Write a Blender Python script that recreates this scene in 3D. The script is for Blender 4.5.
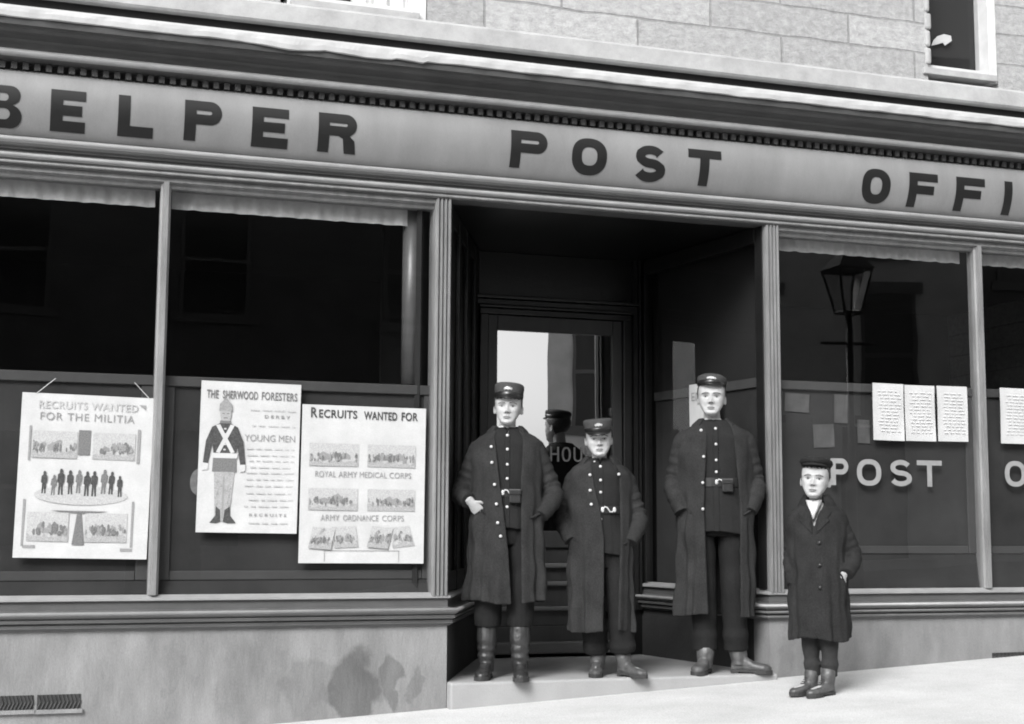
import bpy, bmesh, math, random
import numpy as np
from mathutils import Vector, Matrix
R = math.radians
random.seed(7)
scene = bpy.context.scene
for o in list(bpy.data.objects):
    bpy.data.objects.remove(o)
COL = scene.collection

# ------------------------------------------------------------------ camera, sky, sun, exposure
cam_d = bpy.data.cameras.new('camera')
cam = bpy.data.objects.new('camera', cam_d); COL.objects.link(cam)
cam_d.sensor_width = 36.0
cam_d.lens = 1450.18 / 1024 * 36
cam_d.clip_start = .05; cam_d.clip_end = 2000
fw = Vector((0.31378618, 0.94242132, 0.1156732)); rt = Vector((0.94858026, -0.31649174, 0.00533553)); up = Vector((-0.04163793, -0.1080511, 0.99327299))
cam.matrix_world = Matrix(((rt.x, up.x, -fw.x, 0), (rt.y, up.y, -fw.y, -7.86), (rt.z, up.z, -fw.z, .83), (0, 0, 0, 1)))
scene.camera = cam
SUN_EL, SUN_AZ = R(37), R(219)          # azimuth clockwise from +Y (into the shop): 208 = from the street, a little left
world = bpy.data.worlds.new('World'); scene.world = world; world.use_nodes = True
wn = world.node_tree; bg = wn.nodes['Background']
sky = wn.nodes.new('ShaderNodeTexSky'); sky.sky_type = 'NISHITA'; sky.sun_disc = False
sky.sun_elevation = SUN_EL; sky.sun_rotation = SUN_AZ
sky.dust_density = 3.0
bw = wn.nodes.new('ShaderNodeRGBToBW')   # a black and white photograph: grey sky light
wn.links.new(sky.outputs[0], bw.inputs[0]); wn.links.new(bw.outputs[0], bg.inputs['Color'])
bg.inputs['Strength'].default_value = .11
sl = bpy.data.lights.new('sun', 'SUN'); sun = bpy.data.objects.new('sun', sl); COL.objects.link(sun)
sl.energy = 1.2; sl.angle = R(22); sl.color = (1, 1, 1)
sdir = Vector((math.sin(SUN_AZ) * math.cos(SUN_EL), math.cos(SUN_AZ) * math.cos(SUN_EL), math.sin(SUN_EL)))
sun.rotation_euler = sdir.to_track_quat('Z', 'Y').to_euler(); sun.location = (-3, -6, 12)
vs = scene.view_settings
vs.view_transform = 'Standard'; vs.look = 'None'; vs.gamma = 1; vs.use_curve_mapping = False
vs.exposure = 1.68
scene.cycles.filter_width = 1.9
scene.cycles.max_bounces = 8; scene.cycles.transparent_max_bounces = 12

# ------------------------------------------------------------------ materials (all neutral greys)
def nd(t, k, **kw):
    n = t.nodes.new(k)
    for a, b in kw.items(): setattr(n, a, b)
    return n
def grey(name, v, rough=.6, var=.15, scale=6., bump=0., bscale=40., spec=.4, stretch=(1, 1, 1), fine=0.):
    m = bpy.data.materials.new(name); m.use_nodes = True; t = m.node_tree; L = t.links
    b = t.nodes['Principled BSDF']
    b.inputs['Roughness'].default_value = rough; b.inputs['Specular IOR Level'].default_value = spec
    tc = nd(t, 'ShaderNodeTexCoord'); mp = nd(t, 'ShaderNodeMapping'); mp.inputs['Scale'].default_value = stretch
    L.new(tc.outputs['Object'], mp.inputs[0])
    n1 = nd(t, 'ShaderNodeTexNoise'); n1.inputs['Scale'].default_value = scale; n1.inputs['Detail'].default_value = 8; n1.inputs['Roughness'].default_value = .6
    L.new(mp.outputs[0], n1.inputs['Vector'])
    mr = nd(t, 'ShaderNodeMapRange'); mr.inputs['From Min'].default_value = .3; mr.inputs['From Max'].default_value = .7
    mr.inputs['To Min'].default_value = v * (1 - var); mr.inputs['To Max'].default_value = v * (1 + var)
    L.new(n1.outputs[0], mr.inputs[0])
    out = mr.outputs[0]
    if fine:
        n3 = nd(t, 'ShaderNodeTexNoise'); n3.inputs['Scale'].default_value = 160; n3.inputs['Detail'].default_value = 3
        L.new(mp.outputs[0], n3.inputs['Vector'])
        f = nd(t, 'ShaderNodeMapRange'); f.inputs['From Min'].default_value = .3; f.inputs['From Max'].default_value = .7
        f.inputs['To Min'].default_value = 1 - fine; f.inputs['To Max'].default_value = 1 + fine
        L.new(n3.outputs[0], f.inputs[0])
        mm = nd(t, 'ShaderNodeMath', operation='MULTIPLY'); L.new(out, mm.inputs[0]); L.new(f.outputs[0], mm.inputs[1]); out = mm.outputs[0]
    L.new(out, b.inputs['Base Color'])
    if bump:
        n2 = nd(t, 'ShaderNodeTexNoise'); n2.inputs['Scale'].default_value = bscale; n2.inputs['Detail'].default_value = 5
        L.new(mp.outputs[0], n2.inputs['Vector'])
        bp = nd(t, 'ShaderNodeBump'); bp.inputs['Strength'].default_value = bump; bp.inputs['Distance'].default_value = .01
        L.new(n2.outputs[0], bp.inputs['Height']); L.new(bp.outputs[0], b.inputs['Normal'])
    m['v'] = v
    return m
def glass(name, refl=.09, tint=.85, rough=.0, gain=1.0, pw=4.0):
    m = bpy.data.materials.new(name); m.use_nodes = True; t = m.node_tree; L = t.links
    t.nodes.remove(t.nodes['Principled BSDF'])
    tr = nd(t, 'ShaderNodeBsdfTransparent'); tr.inputs[0].default_value = (tint, tint, tint, 1)
    gl = nd(t, 'ShaderNodeBsdfGlossy'); gl.inputs['Roughness'].default_value = rough; gl.inputs[0].default_value = (gain, gain, gain, 1)
    lw = nd(t, 'ShaderNodeLayerWeight'); lw.inputs['Blend'].default_value = .5
    mr = nd(t, 'ShaderNodeMath', operation='POWER'); mr.inputs[1].default_value = pw
    L.new(lw.outputs['Facing'], mr.inputs[0])
    ma = nd(t, 'ShaderNodeMath', operation='MULTIPLY_ADD'); ma.inputs[1].default_value = 1 - refl; ma.inputs[2].default_value = refl
    L.new(mr.outputs[0], ma.inputs[0])
    tc = nd(t, 'ShaderNodeTexCoord'); nz = nd(t, 'ShaderNodeTexNoise'); nz.inputs['Scale'].default_value = .9
    L.new(tc.outputs['Object'], nz.inputs['Vector'])
    bp = nd(t, 'ShaderNodeBump'); bp.inputs['Strength'].default_value = .05; bp.inputs['Distance'].default_value = .05
    L.new(nz.outputs[0], bp.inputs['Height']); L.new(bp.outputs[0], gl.inputs['Normal'])
    mx = nd(t, 'ShaderNodeMixShader'); L.new(ma.outputs[0], mx.inputs[0]); L.new(tr.outputs[0], mx.inputs[1]); L.new(gl.outputs[0], mx.inputs[2])
    L.new(mx.outputs[0], t.nodes['Material Output'].inputs[0])
    return m
MT = {}
MT['paint_light'] = grey('light brown shopfront paint', .165, .38, .25, 5, .25, 60, .5, (3, 3, .6), .08)
MT['paint_sign'] = grey('sign board paint', .19, .30, .16, 2.2, .10, 30, .55, (1.6, 1, .5), .05)
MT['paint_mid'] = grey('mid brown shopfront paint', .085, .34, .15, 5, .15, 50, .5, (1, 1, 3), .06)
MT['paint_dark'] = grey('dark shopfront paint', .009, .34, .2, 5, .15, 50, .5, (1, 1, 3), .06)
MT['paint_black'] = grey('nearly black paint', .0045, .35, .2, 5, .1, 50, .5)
MT['paint_door'] = grey('dark door paint', .028, .34, .2, 5, .15, 50, .5, (3, 3, .6), .06)
MT['paint_cornice'] = grey('dark cornice paint', .065, .4, .2, 5, .15, 50, .5, (1, 1, 3), .06)
MT['paint_bead_skylit'] = grey('worn bead paint with sky highlight', .23, .35, .15, 7, .1, 60, .5, (1, 1, 3), .06)  # paler than its moulding: sky light on upper edges put into the colour
MT['ledge_shade'] = grey('painted shade under ledge', .012, .9, .3, 8)  # shade below the stone ledge, put into a near-black colour
MT['letter'] = grey('black sign lettering', .006, .5, .2, 8)
MT['glass'] = glass('window glass', .055, .88)
MT['glass_side'] = glass('porch side glass', .022, .85, pw=9.0)
MT['sky_glint'] = grey('painted sky glint on lantern', .88, .3, .05, 4)  # white that stands in for sky light on the lantern glass
MT['glass_up'] = glass('upstairs window glass', .02, .9)
MT['mirror'] = glass('bright reflecting door glass', .48, .5)
MT['blind'] = grey('cream roller blind cloth', .48, .9, .12, 20, .1, 60, .1)
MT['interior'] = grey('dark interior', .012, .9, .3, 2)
MT['board'] = grey('grey display board', .031, .7, .3, 2.5, .1, 30, .2)
MT['board_frame'] = grey('grey display board frame', .050, .7, .15, 4, .1, 30, .3)
MT['lead'] = grey('pale lead flashing', .37, .55, .12, 6, .25, 14, .4)
MT['grille'] = grey('dark iron grille', .03, .6, .3, 20)
MT['white_wood'] = grey('white painted sash', .5, .5, .1, 8, .1, 40)
MT['curtain'] = grey('white net curtain', .65, .9, .08, 10)
MT['paper'] = grey('poster paper', .43, .85, .09, 7, .15, 6, .15, fine=.06)
MT['ink'] = grey('printing ink', .05, .9, .5, 120)
MT['ink_grey'] = grey('grey printing ink', .22, .9, .35, 220)
MT['ink_pale'] = grey('pale printing ink', .35, .9, .28, 200)
MT['ink_wash'] = grey('washed printing ink', .28, .9, .3, 180)
MT['ink_mid'] = grey('mid printing ink', .13, .9, .5, 200)
MT['glassletter'] = grey('pale gilt window lettering', .22, .6, .12, 20)
MT['glassletter_dim'] = grey('worn gilt window lettering', .10, .6, .3, 30)
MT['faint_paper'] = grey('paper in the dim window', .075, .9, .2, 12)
MT['kerb'] = grey('kerb stone', .4, .8, .15, 4, .3, 30)
MT['road'] = grey('macadam road', .2, .9, .2, 2, .4, 40)
MT['house'] = grey('gritstone house wall', .10, .9, .25, 2, .3, 20)
MT['house_pale'] = grey('rendered house wall', .5, .9, .15, 2, .2, 20)
MT['slate'] = grey('slate roof', .07, .6, .25, 5, .2, 10)
MT['black_glass'] = grey('dark house window', .02, .1, .1, 2)

def stone_wall():
    m = bpy.data.materials.new('coursed sandstone'); m.use_nodes = True; t = m.node_tree; L = t.links; b = t.nodes['Principled BSDF']
    b.inputs['Roughness'].default_value = .9; b.inputs['Specular IOR Level'].default_value = .2
    tc = nd(t, 'ShaderNodeTexCoord'); sx = nd(t, 'ShaderNodeSeparateXYZ'); cx = nd(t, 'ShaderNodeCombineXYZ')
    L.new(tc.outputs['Object'], sx.inputs[0])
    zo = nd(t, 'ShaderNodeMath', operation='ADD'); zo.inputs[1].default_value = -3.754 + 30 * .203
    L.new(sx.outputs[2], zo.inputs[0]); L.new(sx.outputs[0], cx.inputs[0]); L.new(zo.outputs[0], cx.inputs[1])
    br = nd(t, 'ShaderNodeTexBrick'); br.inputs['Scale'].default_value = 1; br.inputs['Brick Width'].default_value = .98; br.inputs['Row Height'].default_value = .203
    br.inputs['Mortar Size'].default_value = .008; br.inputs['Mortar Smooth'].default_value = .3; br.inputs['Bias'].default_value = -.1
    br.inputs['Color1'].default_value = (.34, .34, .34, 1); br.inputs['Color2'].default_value = (.41, .41, .41, 1); br.inputs['Mortar'].default_value = (.27, .27, .27, 1)
    nw = nd(t, 'ShaderNodeTexNoise'); nw.inputs['Scale'].default_value = 3
    L.new(tc.outputs['Object'], nw.inputs['Vector'])
    va = nd(t, 'ShaderNodeVectorMath', operation='MULTIPLY_ADD'); va.inputs[1].default_value = (.035, .035, .035)
    L.new(nw.outputs['Color'], va.inputs[0]); L.new(cx.outputs[0], va.inputs[2]); L.new(va.outputs[0], br.inputs['Vector'])
    n = nd(t, 'ShaderNodeTexNoise'); n.inputs['Scale'].default_value = 18; n.inputs['Detail'].default_value = 12; n.inputs['Roughness'].default_value = .78
    mp = nd(t, 'ShaderNodeMapping'); mp.inputs['Scale'].default_value = (.9, 1, 1.25); L.new(tc.outputs['Object'], mp.inputs[0]); L.new(mp.outputs[0], n.inputs['Vector'])
    mr = nd(t, 'ShaderNodeMapRange'); mr.inputs['From Min'].default_value = .3; mr.inputs['From Max'].default_value = .7; mr.inputs['To Min'].default_value = .62; mr.inputs['To Max'].default_value = 1.25
    L.new(n.outputs[0], mr.inputs[0])
    mu = nd(t, 'ShaderNodeVectorMath', operation='SCALE'); L.new(br.outputs[0], mu.inputs[0]); L.new(mr.outputs[0], mu.inputs['Scale'])
    L.new(mu.outputs[0], b.inputs['Base Color'])
    su = nd(t, 'ShaderNodeMath', operation='SUBTRACT'); L.new(n.outputs[0], su.inputs[0]); L.new(br.outputs['Fac'], su.inputs[1])
    bp = nd(t, 'ShaderNodeBump'); bp.inputs['Strength'].default_value = .8; bp.inputs['Distance'].default_value = .018; L.new(su.outputs[0], bp.inputs['Height']); L.new(bp.outputs[0], b.inputs['Normal'])
    return m
MT['stone'] = stone_wall()
MT['ledge'] = grey('dressed stone ledge', .33, .85, .16, 6, .4, 25, .2, (1, 1, 1), .04)

def stained(name, v, spots, var=.24):
    """smooth render with damp patches of their own shape (x, z, rx, rz, depth)"""
    m = grey(name, v, .85, var, 4.5, .35, 45, .2, (1.3, 1, .5), .10); t = m.node_tree; L = t.links; b = t.nodes['Principled BSDF']
    src = b.inputs['Base Color'].links[0].from_socket
    tc = nd(t, 'ShaderNodeTexCoord'); nz = nd(t, 'ShaderNodeTexNoise'); nz.inputs['Scale'].default_value = 7; nz.inputs['Detail'].default_value = 6
    L.new(tc.outputs['Object'], nz.inputs['Vector'])
    off = nd(t, 'ShaderNodeVectorMath', operation='SUBTRACT'); off.inputs[1].default_value = (.5, .5, .5); L.new(nz.outputs['Color'], off.inputs[0])
    dis = nd(t, 'ShaderNodeVectorMath', operation='MULTIPLY_ADD'); dis.inputs[1].default_value = (.26, 0, .30); L.new(off.outputs[0], dis.inputs[0]); L.new(tc.outputs['Object'], dis.inputs[2])
    for (x, z, rx, rz, d) in spots:
        s = nd(t, 'ShaderNodeVectorMath', operation='SUBTRACT'); s.inputs[1].default_value = (x, 0, z); L.new(dis.outputs[0], s.inputs[0])
        mm = nd(t, 'ShaderNodeVectorMath', operation='MULTIPLY'); mm.inputs[1].default_value = (1 / rx, 0, 1 / rz); L.new(s.outputs[0], mm.inputs[0])
        ln = nd(t, 'ShaderNodeVectorMath', operation='LENGTH'); L.new(mm.outputs[0], ln.inputs[0])
        mr = nd(t, 'ShaderNodeMapRange', interpolation_type='SMOOTHSTEP'); mr.inputs['From Min'].default_value = .76; mr.inputs['From Max'].default_value = 1.12
        mr.inputs['To Min'].default_value = d; mr.inputs['To Max'].default_value = 1; L.new(ln.outputs['Value'], mr.inputs[0])
        mu = nd(t, 'ShaderNodeMath', operation='MULTIPLY'); L.new(src, mu.inputs[0]); L.new(mr.outputs[0], mu.inputs[1]); src = mu.outputs[0]
    L.new(src, b.inputs['Base Color'])
    return m
MT['plinth'] = stained('stained cement render', .185, [(1.48, -.02, .16, .17, .80), (1.74, -.02, .15, .2, .58), (1.93, 0, .05, .17, .66), (2.07, -.03, .05, .13, .78), (1.15, .02, .2, .2, .9),
                                                   (.75, .1, .05, .16, .9), (4.62, .12, .07, .12, .82), (4.36, .1, .06, .18, .86), (5.3, .1, .1, .15, .93)])
MT['porch_plinth'] = grey('porch riser darkened for shade', .035, .85, .2, 4, .2, 40, .2)  # shade of the porch recess put into the render's colour
def paving():
    m = grey('pale flagstone pavement', .47, .9, .10, 2.5, .5, 60, .2, (1, 1, 1), .18); t = m.node_tree; L = t.links; b = t.nodes['Principled BSDF']
    src = b.inputs['Base Color'].links[0].from_socket
    tc = nd(t, 'ShaderNodeTexCoord'); br = nd(t, 'ShaderNodeTexBrick'); br.inputs['Scale'].default_value = 1; br.inputs['Brick Width'].default_value = .9; br.inputs['Row Height'].default_value = .65
    br.inputs['Mortar Size'].default_value = .004; br.inputs['Color1'].default_value = (1, 1, 1, 1); br.inputs['Color2'].default_value = (.965, .965, .965, 1); br.inputs['Mortar'].default_value = (.93, .93, .93, 1)
    L.new(tc.outputs['Object'], br.inputs['Vector'])
    mu = nd(t, 'ShaderNodeVectorMath', operation='SCALE'); L.new(br.outputs[0], mu.inputs[0]); L.new(src, mu.inputs['Scale']); L.new(mu.outputs[0], b.inputs['Base Color'])
    return m
MT['paving'] = paving()
MT['step'] = grey('worn stone doorstep', .28, .85, .08, 4, .2, 40, .2, (1, 1, 1), .05)
# people
MT['skin'] = grey('skin', .35, .6, .12, 22, .12, 300, .2)
MT['lip'] = grey('lips', .17, .5, .05, 30)
MT['brow'] = grey('eyebrows', .09, .8, .1, 30)
MT['eye_white'] = grey('eye white', .26, .3, .02, 30)
MT['iris'] = grey('iris', .05, .25, .1, 30)
MT['lash_shade'] = grey('lash lines and painted face shade', .09, .6, .1, 30)  # also colours the shaded mouth line and nostrils
MT['hair'] = grey('dark hair', .035, .55, .4, 60, .5, 120, .4)
MT['wool'] = grey('heavy dark wool greatcoat', .024, .95, .24, 11, .35, 300, .1, (1, 1, .7), .24)
MT['wool_worn'] = grey('dusty dark wool greatcoat', .024, .95, .26, 9, .35, 300, .1, (1, 1, .7), .24)
MT['wool_dark'] = grey('charcoal wool overcoat', .020, .95, .24, 11, .35, 300, .1, (1, 1, .7), .24)
MT['serge'] = grey('navy serge', .013, .9, .15, 10, .3, 200, .2, (1, 1, 1), .2)
MT['trouser'] = grey('dark serge trousers', .012, .9, .2, 10, .3, 200, .15, (1, 1, 1), .2)
MT['cap'] = grey('cap cloth', .045, .85, .15, 14, .3, 200, .2, (1, 1, 1), .2)
MT['patent'] = grey('black patent leather', .012, .3, .2, 20, 0, 20, .5)
MT['boot'] = grey('scuffed boot leather', .022, .36, .5, 22, .6, 30, .6)
MT['boot_dusty'] = grey('dusty boot leather', .060, .45, .5, 18, .6, 30, .5)
MT['sole'] = grey('boot sole', .03, .8, .2, 20)
MT['brass'] = grey('bright metal', .42, .3, .1, 30, 0, 10, .8)
MT['badge'] = grey('silver badge', .40, .4, .25, 60, .4, 90, .6)
MT['belt'] = grey('black leather belt', .018, .35, .2, 20, .1, 60)
MT['linen'] = grey('white linen', .55, .85, .04, 20, .1, 60)
MT['stocking'] = grey('black stockings', .018, .9, .2, 30, .2, 200)

# ------------------------------------------------------------------ mesh helpers
class MB:
    def __init__(s): s.v = []; s.f = []; s.mi = []
    def add(s, vs, fs, mi=0):
        k = len(s.v); s.v += [tuple(map(float, p)) for p in vs]; s.f += [tuple(i + k for i in f) for f in fs]; s.mi += [mi] * len(fs); return s
    def box(s, x0, x1, y0, y1, z0, z1, mi=0):
        return s.add([(x0, y0, z0), (x1, y0, z0), (x1, y1, z0), (x0, y1, z0), (x0, y0, z1), (x1, y0, z1), (x1, y1, z1), (x0, y1, z1)],
                     [(0, 3, 2, 1), (4, 5, 6, 7), (0, 1, 5, 4), (1, 2, 6, 5), (2, 3, 7, 6), (3, 0, 4, 7)], mi)
    def obox(s, c, ax, ay, az, mi=0):
        c, ax, ay, az = map(Vector, (c, ax, ay, az)); vs = []
        for k in (-1, 1):
            for (i, j) in ((-1, -1), (1, -1), (1, 1), (-1, 1)): vs.append(c + ax * i + ay * j + az * k)
        return s.add(vs, [(0, 3, 2, 1), (4, 5, 6, 7), (0, 1, 5, 4), (1, 2, 6, 5), (2, 3, 7, 6), (3, 0, 4, 7)], mi)
    def loft(s, rings, cap=True, closed=True, mi=0):
        n = len(rings[0]); vs = [p for r in rings for p in r]; fs = []
        for i in range(len(rings) - 1):
            for j in range(n if closed else n - 1):
                k = (j + 1) % n; fs.append((i * n + j, i * n + k, (i + 1) * n + k, (i + 1) * n + j))
        if cap and closed: fs.append(tuple(range(n))[::-1]); fs.append(tuple(range((len(rings) - 1) * n, len(rings) * n)))
        return s.add(vs, fs, mi)
    def tube(s, pts, rad, n=14, cap=True, mi=0, ref=(0, 1, 0)):
        P = [Vector(p) for p in pts]; rings = []
        up0 = Vector(ref)
        for i, p in enumerate(P):
            d = (P[min(i + 1, len(P) - 1)] - P[max(i - 1, 0)]).normalized()
            a = up0 - d * up0.dot(d)
            if a.length < 1e-4: a = Vector((1, 0, 0)) - d * d.x
            a.normalize(); b = d.cross(a)
            r = rad[i] if hasattr(rad, '__len__') else rad
            ra, rb = r if hasattr(r, '__len__') else (r, r)
            rings.append([p + a * (ra * math.cos(2 * math.pi * j / n)) + b * (rb * math.sin(2 * math.pi * j / n)) for j in range(n)])
        return s.loft(rings, cap, True, mi)
    def ell(s, c, r, n=14, mi=0, M=None):
        c = Vector(c); rings = []
        for i in range(1, n):
            a = math.pi * i / n
            ring = []
            for j in range(n * 2):
                q = math.pi * j / n
                p = Vector((r[0] * math.sin(a) * math.cos(q), r[1] * math.sin(a) * math.sin(q), -r[2] * math.cos(a)))
                if M is not None: p = M @ p
                ring.append(c + p)
            rings.append(ring)
        return s.loft(rings, True, True, mi)
    def poly(s, pts, mi=0):
        return s.add(pts, [tuple(range(len(pts)))], mi)
    def xf(s, M):
        s.v = [tuple(M @ Vector(p)) for p in s.v]; return s
    def join(s, o):
        k = len(s.v); s.v += o.v; s.f += [tuple(i + k for i in f) for f in o.f]; s.mi += o.mi; return s
    def mesh(s, name):
        me = bpy.data.meshes.new(name); me.from_pydata(s.v, [], s.f); return me
    def build(s, name, mat, parent=None, smooth=False, recalc=True, bevel=0):
        me = s.mesh(name)
        if recalc or bevel:
            bm = bmesh.new(); bm.from_mesh(me)
            if recalc: bmesh.ops.recalc_face_normals(bm, faces=bm.faces)
            bm.to_mesh(me); bm.free()
        mats = mat if isinstance(mat, (list, tuple)) else [mat]
        for q in mats: me.materials.append(MT[q])
        if len(mats) > 1: me.polygons.foreach_set('material_index', s.mi)
        if smooth: me.polygons.foreach_set('use_smooth', [True] * len(me.polygons))
        o = bpy.data.objects.new(name, me); COL.objects.link(o)
        if parent: o.parent = parent
        if bevel:
            md = o.modifiers.new('bevel', 'BEVEL'); md.width = bevel; md.segments = 2; md.limit_method = 'ANGLE'; md.angle_limit = R(40)
        return o
def empty(name, loc=(0, 0, 0), rz=0, label=None, cat=None, group=None, rot=None):
    o = bpy.data.objects.new(name, None); COL.objects.link(o); o.location = loc; o.rotation_euler = rot or (0, 0, rz)
    if label: o['label'] = label
    if cat: o['category'] = cat
    if group: o['group'] = group
    return o
def remesh(mb, voxel, smooth_it=2, fac=.5):
    me = mb.mesh('tmp'); o = bpy.data.objects.new('tmp', me); COL.objects.link(o)
    bm = bmesh.new(); bm.from_mesh(me); bmesh.ops.recalc_face_normals(bm, faces=bm.faces); bm.to_mesh(me); bm.free()
    md = o.modifiers.new('r', 'REMESH'); md.mode = 'VOXEL'; md.voxel_size = voxel; md.adaptivity = 0
    if smooth_it:
        s2 = o.modifiers.new('s', 'SMOOTH'); s2.iterations = smooth_it; s2.factor = fac
    dg = bpy.context.evaluated_depsgraph_get(); dg.update()
    r = bpy.data.meshes.new_from_object(o.evaluated_get(dg))
    bpy.data.objects.remove(o); bpy.data.meshes.remove(me)
    r.polygons.foreach_set('use_smooth', [True] * len(r.polygons))
    return r
def link_mesh(name, me, mats, parent):
    for q in mats: me.materials.append(MT[q])
    o = bpy.data.objects.new(name, me); COL.objects.link(o); o.parent = parent; me.name = name
    return o
def sweep(profile, path, mb=None, mi=0):
    """profile [(proj, z)] swept along a plan path; projection is to the right-hand (street) side, corners mitred"""
    mb = mb or MB(); P = [Vector(p) for p in path]; rings = []
    for i, p in enumerate(P):
        ns = []
        for a, b in ((i - 1, i), (i, i + 1)):
            if a >= 0 and b < len(P):
                d = (P[b] - P[a]).normalized(); ns.append(Vector((d.y, -d.x)))
        n = ns[0] if len(ns) == 1 else (ns[0] + ns[1]) / (1 + ns[0].dot(ns[1]))
        rings.append([(p.x + n.x * q, p.y + n.y * q, z) for q, z in profile])
    k = len(profile); vs = [v for r in rings for v in r]; fs = []
    for i in range(len(rings) - 1):
        for j in range(k - 1): fs.append((i * k + j, (i + 1) * k + j, (i + 1) * k + j + 1, i * k + j + 1))
    return mb.add(vs, fs, mi)

# ------------------------------------------------------------------ lettering
def arc(cx, cy, rx, ry, a0, a1, n=10, e=1.0):
    out = []
    for i in range(n + 1):
        a = R(a0 + (a1 - a0) * i / n); c, s_ = math.cos(a), math.sin(a)
        out.append((cx + rx * math.copysign(abs(c) ** e, c), cy + ry * math.copysign(abs(s_) ** e, s_)))
    return out
def glyph(ch, w, h, t):
    """list of closed outlines (first outer, then holes) of a plain block capital"""
    th = t * .86
    if ch == 'E': return [[(0, 0), (w, 0), (w, th), (t, th), (t, h / 2 - th / 2), (w * .9, h / 2 - th / 2), (w * .9, h / 2 + th / 2), (t, h / 2 + th / 2), (t, h - th), (w, h - th), (w, h), (0, h)]]
    if ch == 'F': return [[(0, 0), (t, 0), (t, h / 2 - th / 2), (w * .88, h / 2 - th / 2), (w * .88, h / 2 + th / 2), (t, h / 2 + th / 2), (t, h - th), (w, h - th), (w, h), (0, h)]]
    if ch == 'L': return [[(0, 0), (w, 0), (w, th), (t, th), (t, h), (0, h)]]
    if ch == 'T': return [[(w / 2 - t / 2, 0), (w / 2 + t / 2, 0), (w / 2 + t / 2, h - th), (w, h - th), (w, h), (0, h), (0, h - th), (w / 2 - t / 2, h - th)]]
    if ch == 'I': return [[(0, 0), (t, 0), (t, h), (0, h)]]
    if ch == 'H': return [[(0, 0), (t, 0), (t, h / 2 - th / 2), (w - t, h / 2 - th / 2), (w - t, 0), (w, 0), (w, h), (w - t, h), (w - t, h / 2 + th / 2), (t, h / 2 + th / 2), (t, h), (0, h)]]
    if ch == 'O': return [arc(w / 2, h / 2, w / 2, h / 2, 0, 350, 35, .85), arc(w / 2, h / 2, w / 2 - t, h / 2 - th, 0, 350, 35, .8)]
    if ch == 'U': return [[(0, h)] + arc(w / 2, w * .45, w / 2, w * .45, 180, 360, 14) + [(w, h), (w - t, h)] + arc(w / 2, w * .45, w / 2 - t, w * .45 - th, 360, 180, 14) + [(t, h)]]
    if ch in 'PR':
        lo = h * .40 if ch == 'P' else h * .42; r = (h - lo) / 2
        bowl = arc(w - r * .95, lo + r, r * .95, r, -90, 90, 12)
        hole = [(t, lo + th), (w - r, lo + th)] + arc(w - r, lo + r, r - t * .85, r - th, -90, 90, 10)[1:-1] + [(w - r, h - th), (t, h - th)]
        if ch == 'P': return [[(0, 0), (t, 0), (t, lo)] + bowl + [(0, h)], hole]
        return [[(0, 0), (t, 0), (t, lo), (w * .52, lo), (w * .64, lo * .85), (w * .70, 0), (w * 1.0, 0), (w * .95, lo * .75), (w * .82, lo * 1.02)] + arc(w - r * .95, lo + r, r * .95, r, -50, 90, 10) + [(0, h)], hole]
    if ch == 'B':
        m = h * .53; r1, r2 = (h - m) / 2, m / 2
        o = [(0, 0)] + arc(w - r2, r2, r2, r2, -90, 75, 10) + arc(w - r1 - w * .05, m + r1, r1, r1, -75, 90, 10) + [(0, h)]
        q = min(th, h * .19); v1 = (m - q * 1.45) / 2; v2 = (h - m - q * 1.45) / 2
        h1 = [(t, q)] + arc(w - t * .95 - v1, q + v1, v1, v1, -90, 90, 10) + [(t, q + 2 * v1)]
        h2 = [(t, h - q - 2 * v2)] + arc(w * .95 - t * .95 - v2, h - q - v2, v2, v2, -90, 90, 10) + [(t, h - q)]
        return [o, h1, h2]
    if ch == 'S':
        rx, ru, rl = (w - t) / 2, (h / 2 - th * .5) / 2 , (h / 2 - th * .5) / 2
        c = arc(w / 2, h - th / 2 - ru, rx * .93, ru, 22, 262, 16) + arc(w / 2, th / 2 + rl, rx, rl, 82, -160, 16)
        a, b = [], []
        for i, p in enumerate(c):
            q0, q1 = c[max(i - 1, 0)], c[min(i + 1, len(c) - 1)]; d = Vector((q1[0] - q0[0], q1[1] - q0[1])).normalized(); k = (th if abs(d.x) > .7 else t) / 2
            a.append((p[0] - d.y * k, p[1] + d.x * k)); b.append((p[0] + d.y * k, p[1] - d.x * k))
        return [a + b[::-1]]
def fill(outlines, thick):
    """filled, slightly raised 2D outline -> (verts xy+depth, faces)"""
    cu = bpy.data.curves.new('g', 'CURVE'); cu.dimensions = '2D'; cu.fill_mode = 'BOTH' if thick else 'FRONT'; cu.extrude = thick / 2
    for ol in outlines:
        s = cu.splines.new('POLY'); s.points.add(len(ol) - 1); s.use_cyclic_u = True
        for p, (x, y) in zip(s.points, ol): p.co = (x, y, 0, 1)
    return curve_geo(cu)
def curve_geo(cu):
    o = bpy.data.objects.new('g', cu); COL.objects.link(o)
    dg = bpy.context.evaluated_depsgraph_get(); dg.update()
    me = o.evaluated_get(dg).to_mesh(); vs = [tuple(v.co) for v in me.vertices]; fs = [tuple(p.vertices) for p in me.polygons]
    o.evaluated_get(dg).to_mesh_clear(); bpy.data.objects.remove(o); bpy.data.curves.remove(cu)
    return vs, fs
def text_geo(txt, width, height, bold=.02, spacing=1.0):
    cu = bpy.data.curves.new('t', 'FONT'); cu.body = txt; cu.size = 1; cu.offset = bold; cu.space_character = spacing; cu.resolution_u = 3
    vs, fs = curve_geo(cu)
    x0 = min(v[0] for v in vs); x1 = max(v[0] for v in vs); y0 = min(v[1] for v in vs); y1 = max(v[1] for v in vs)
    return [((v[0] - x0) / (x1 - x0) * width, (v[1] - y0) / (y1 - y0) * height) for v in vs], fs
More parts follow.
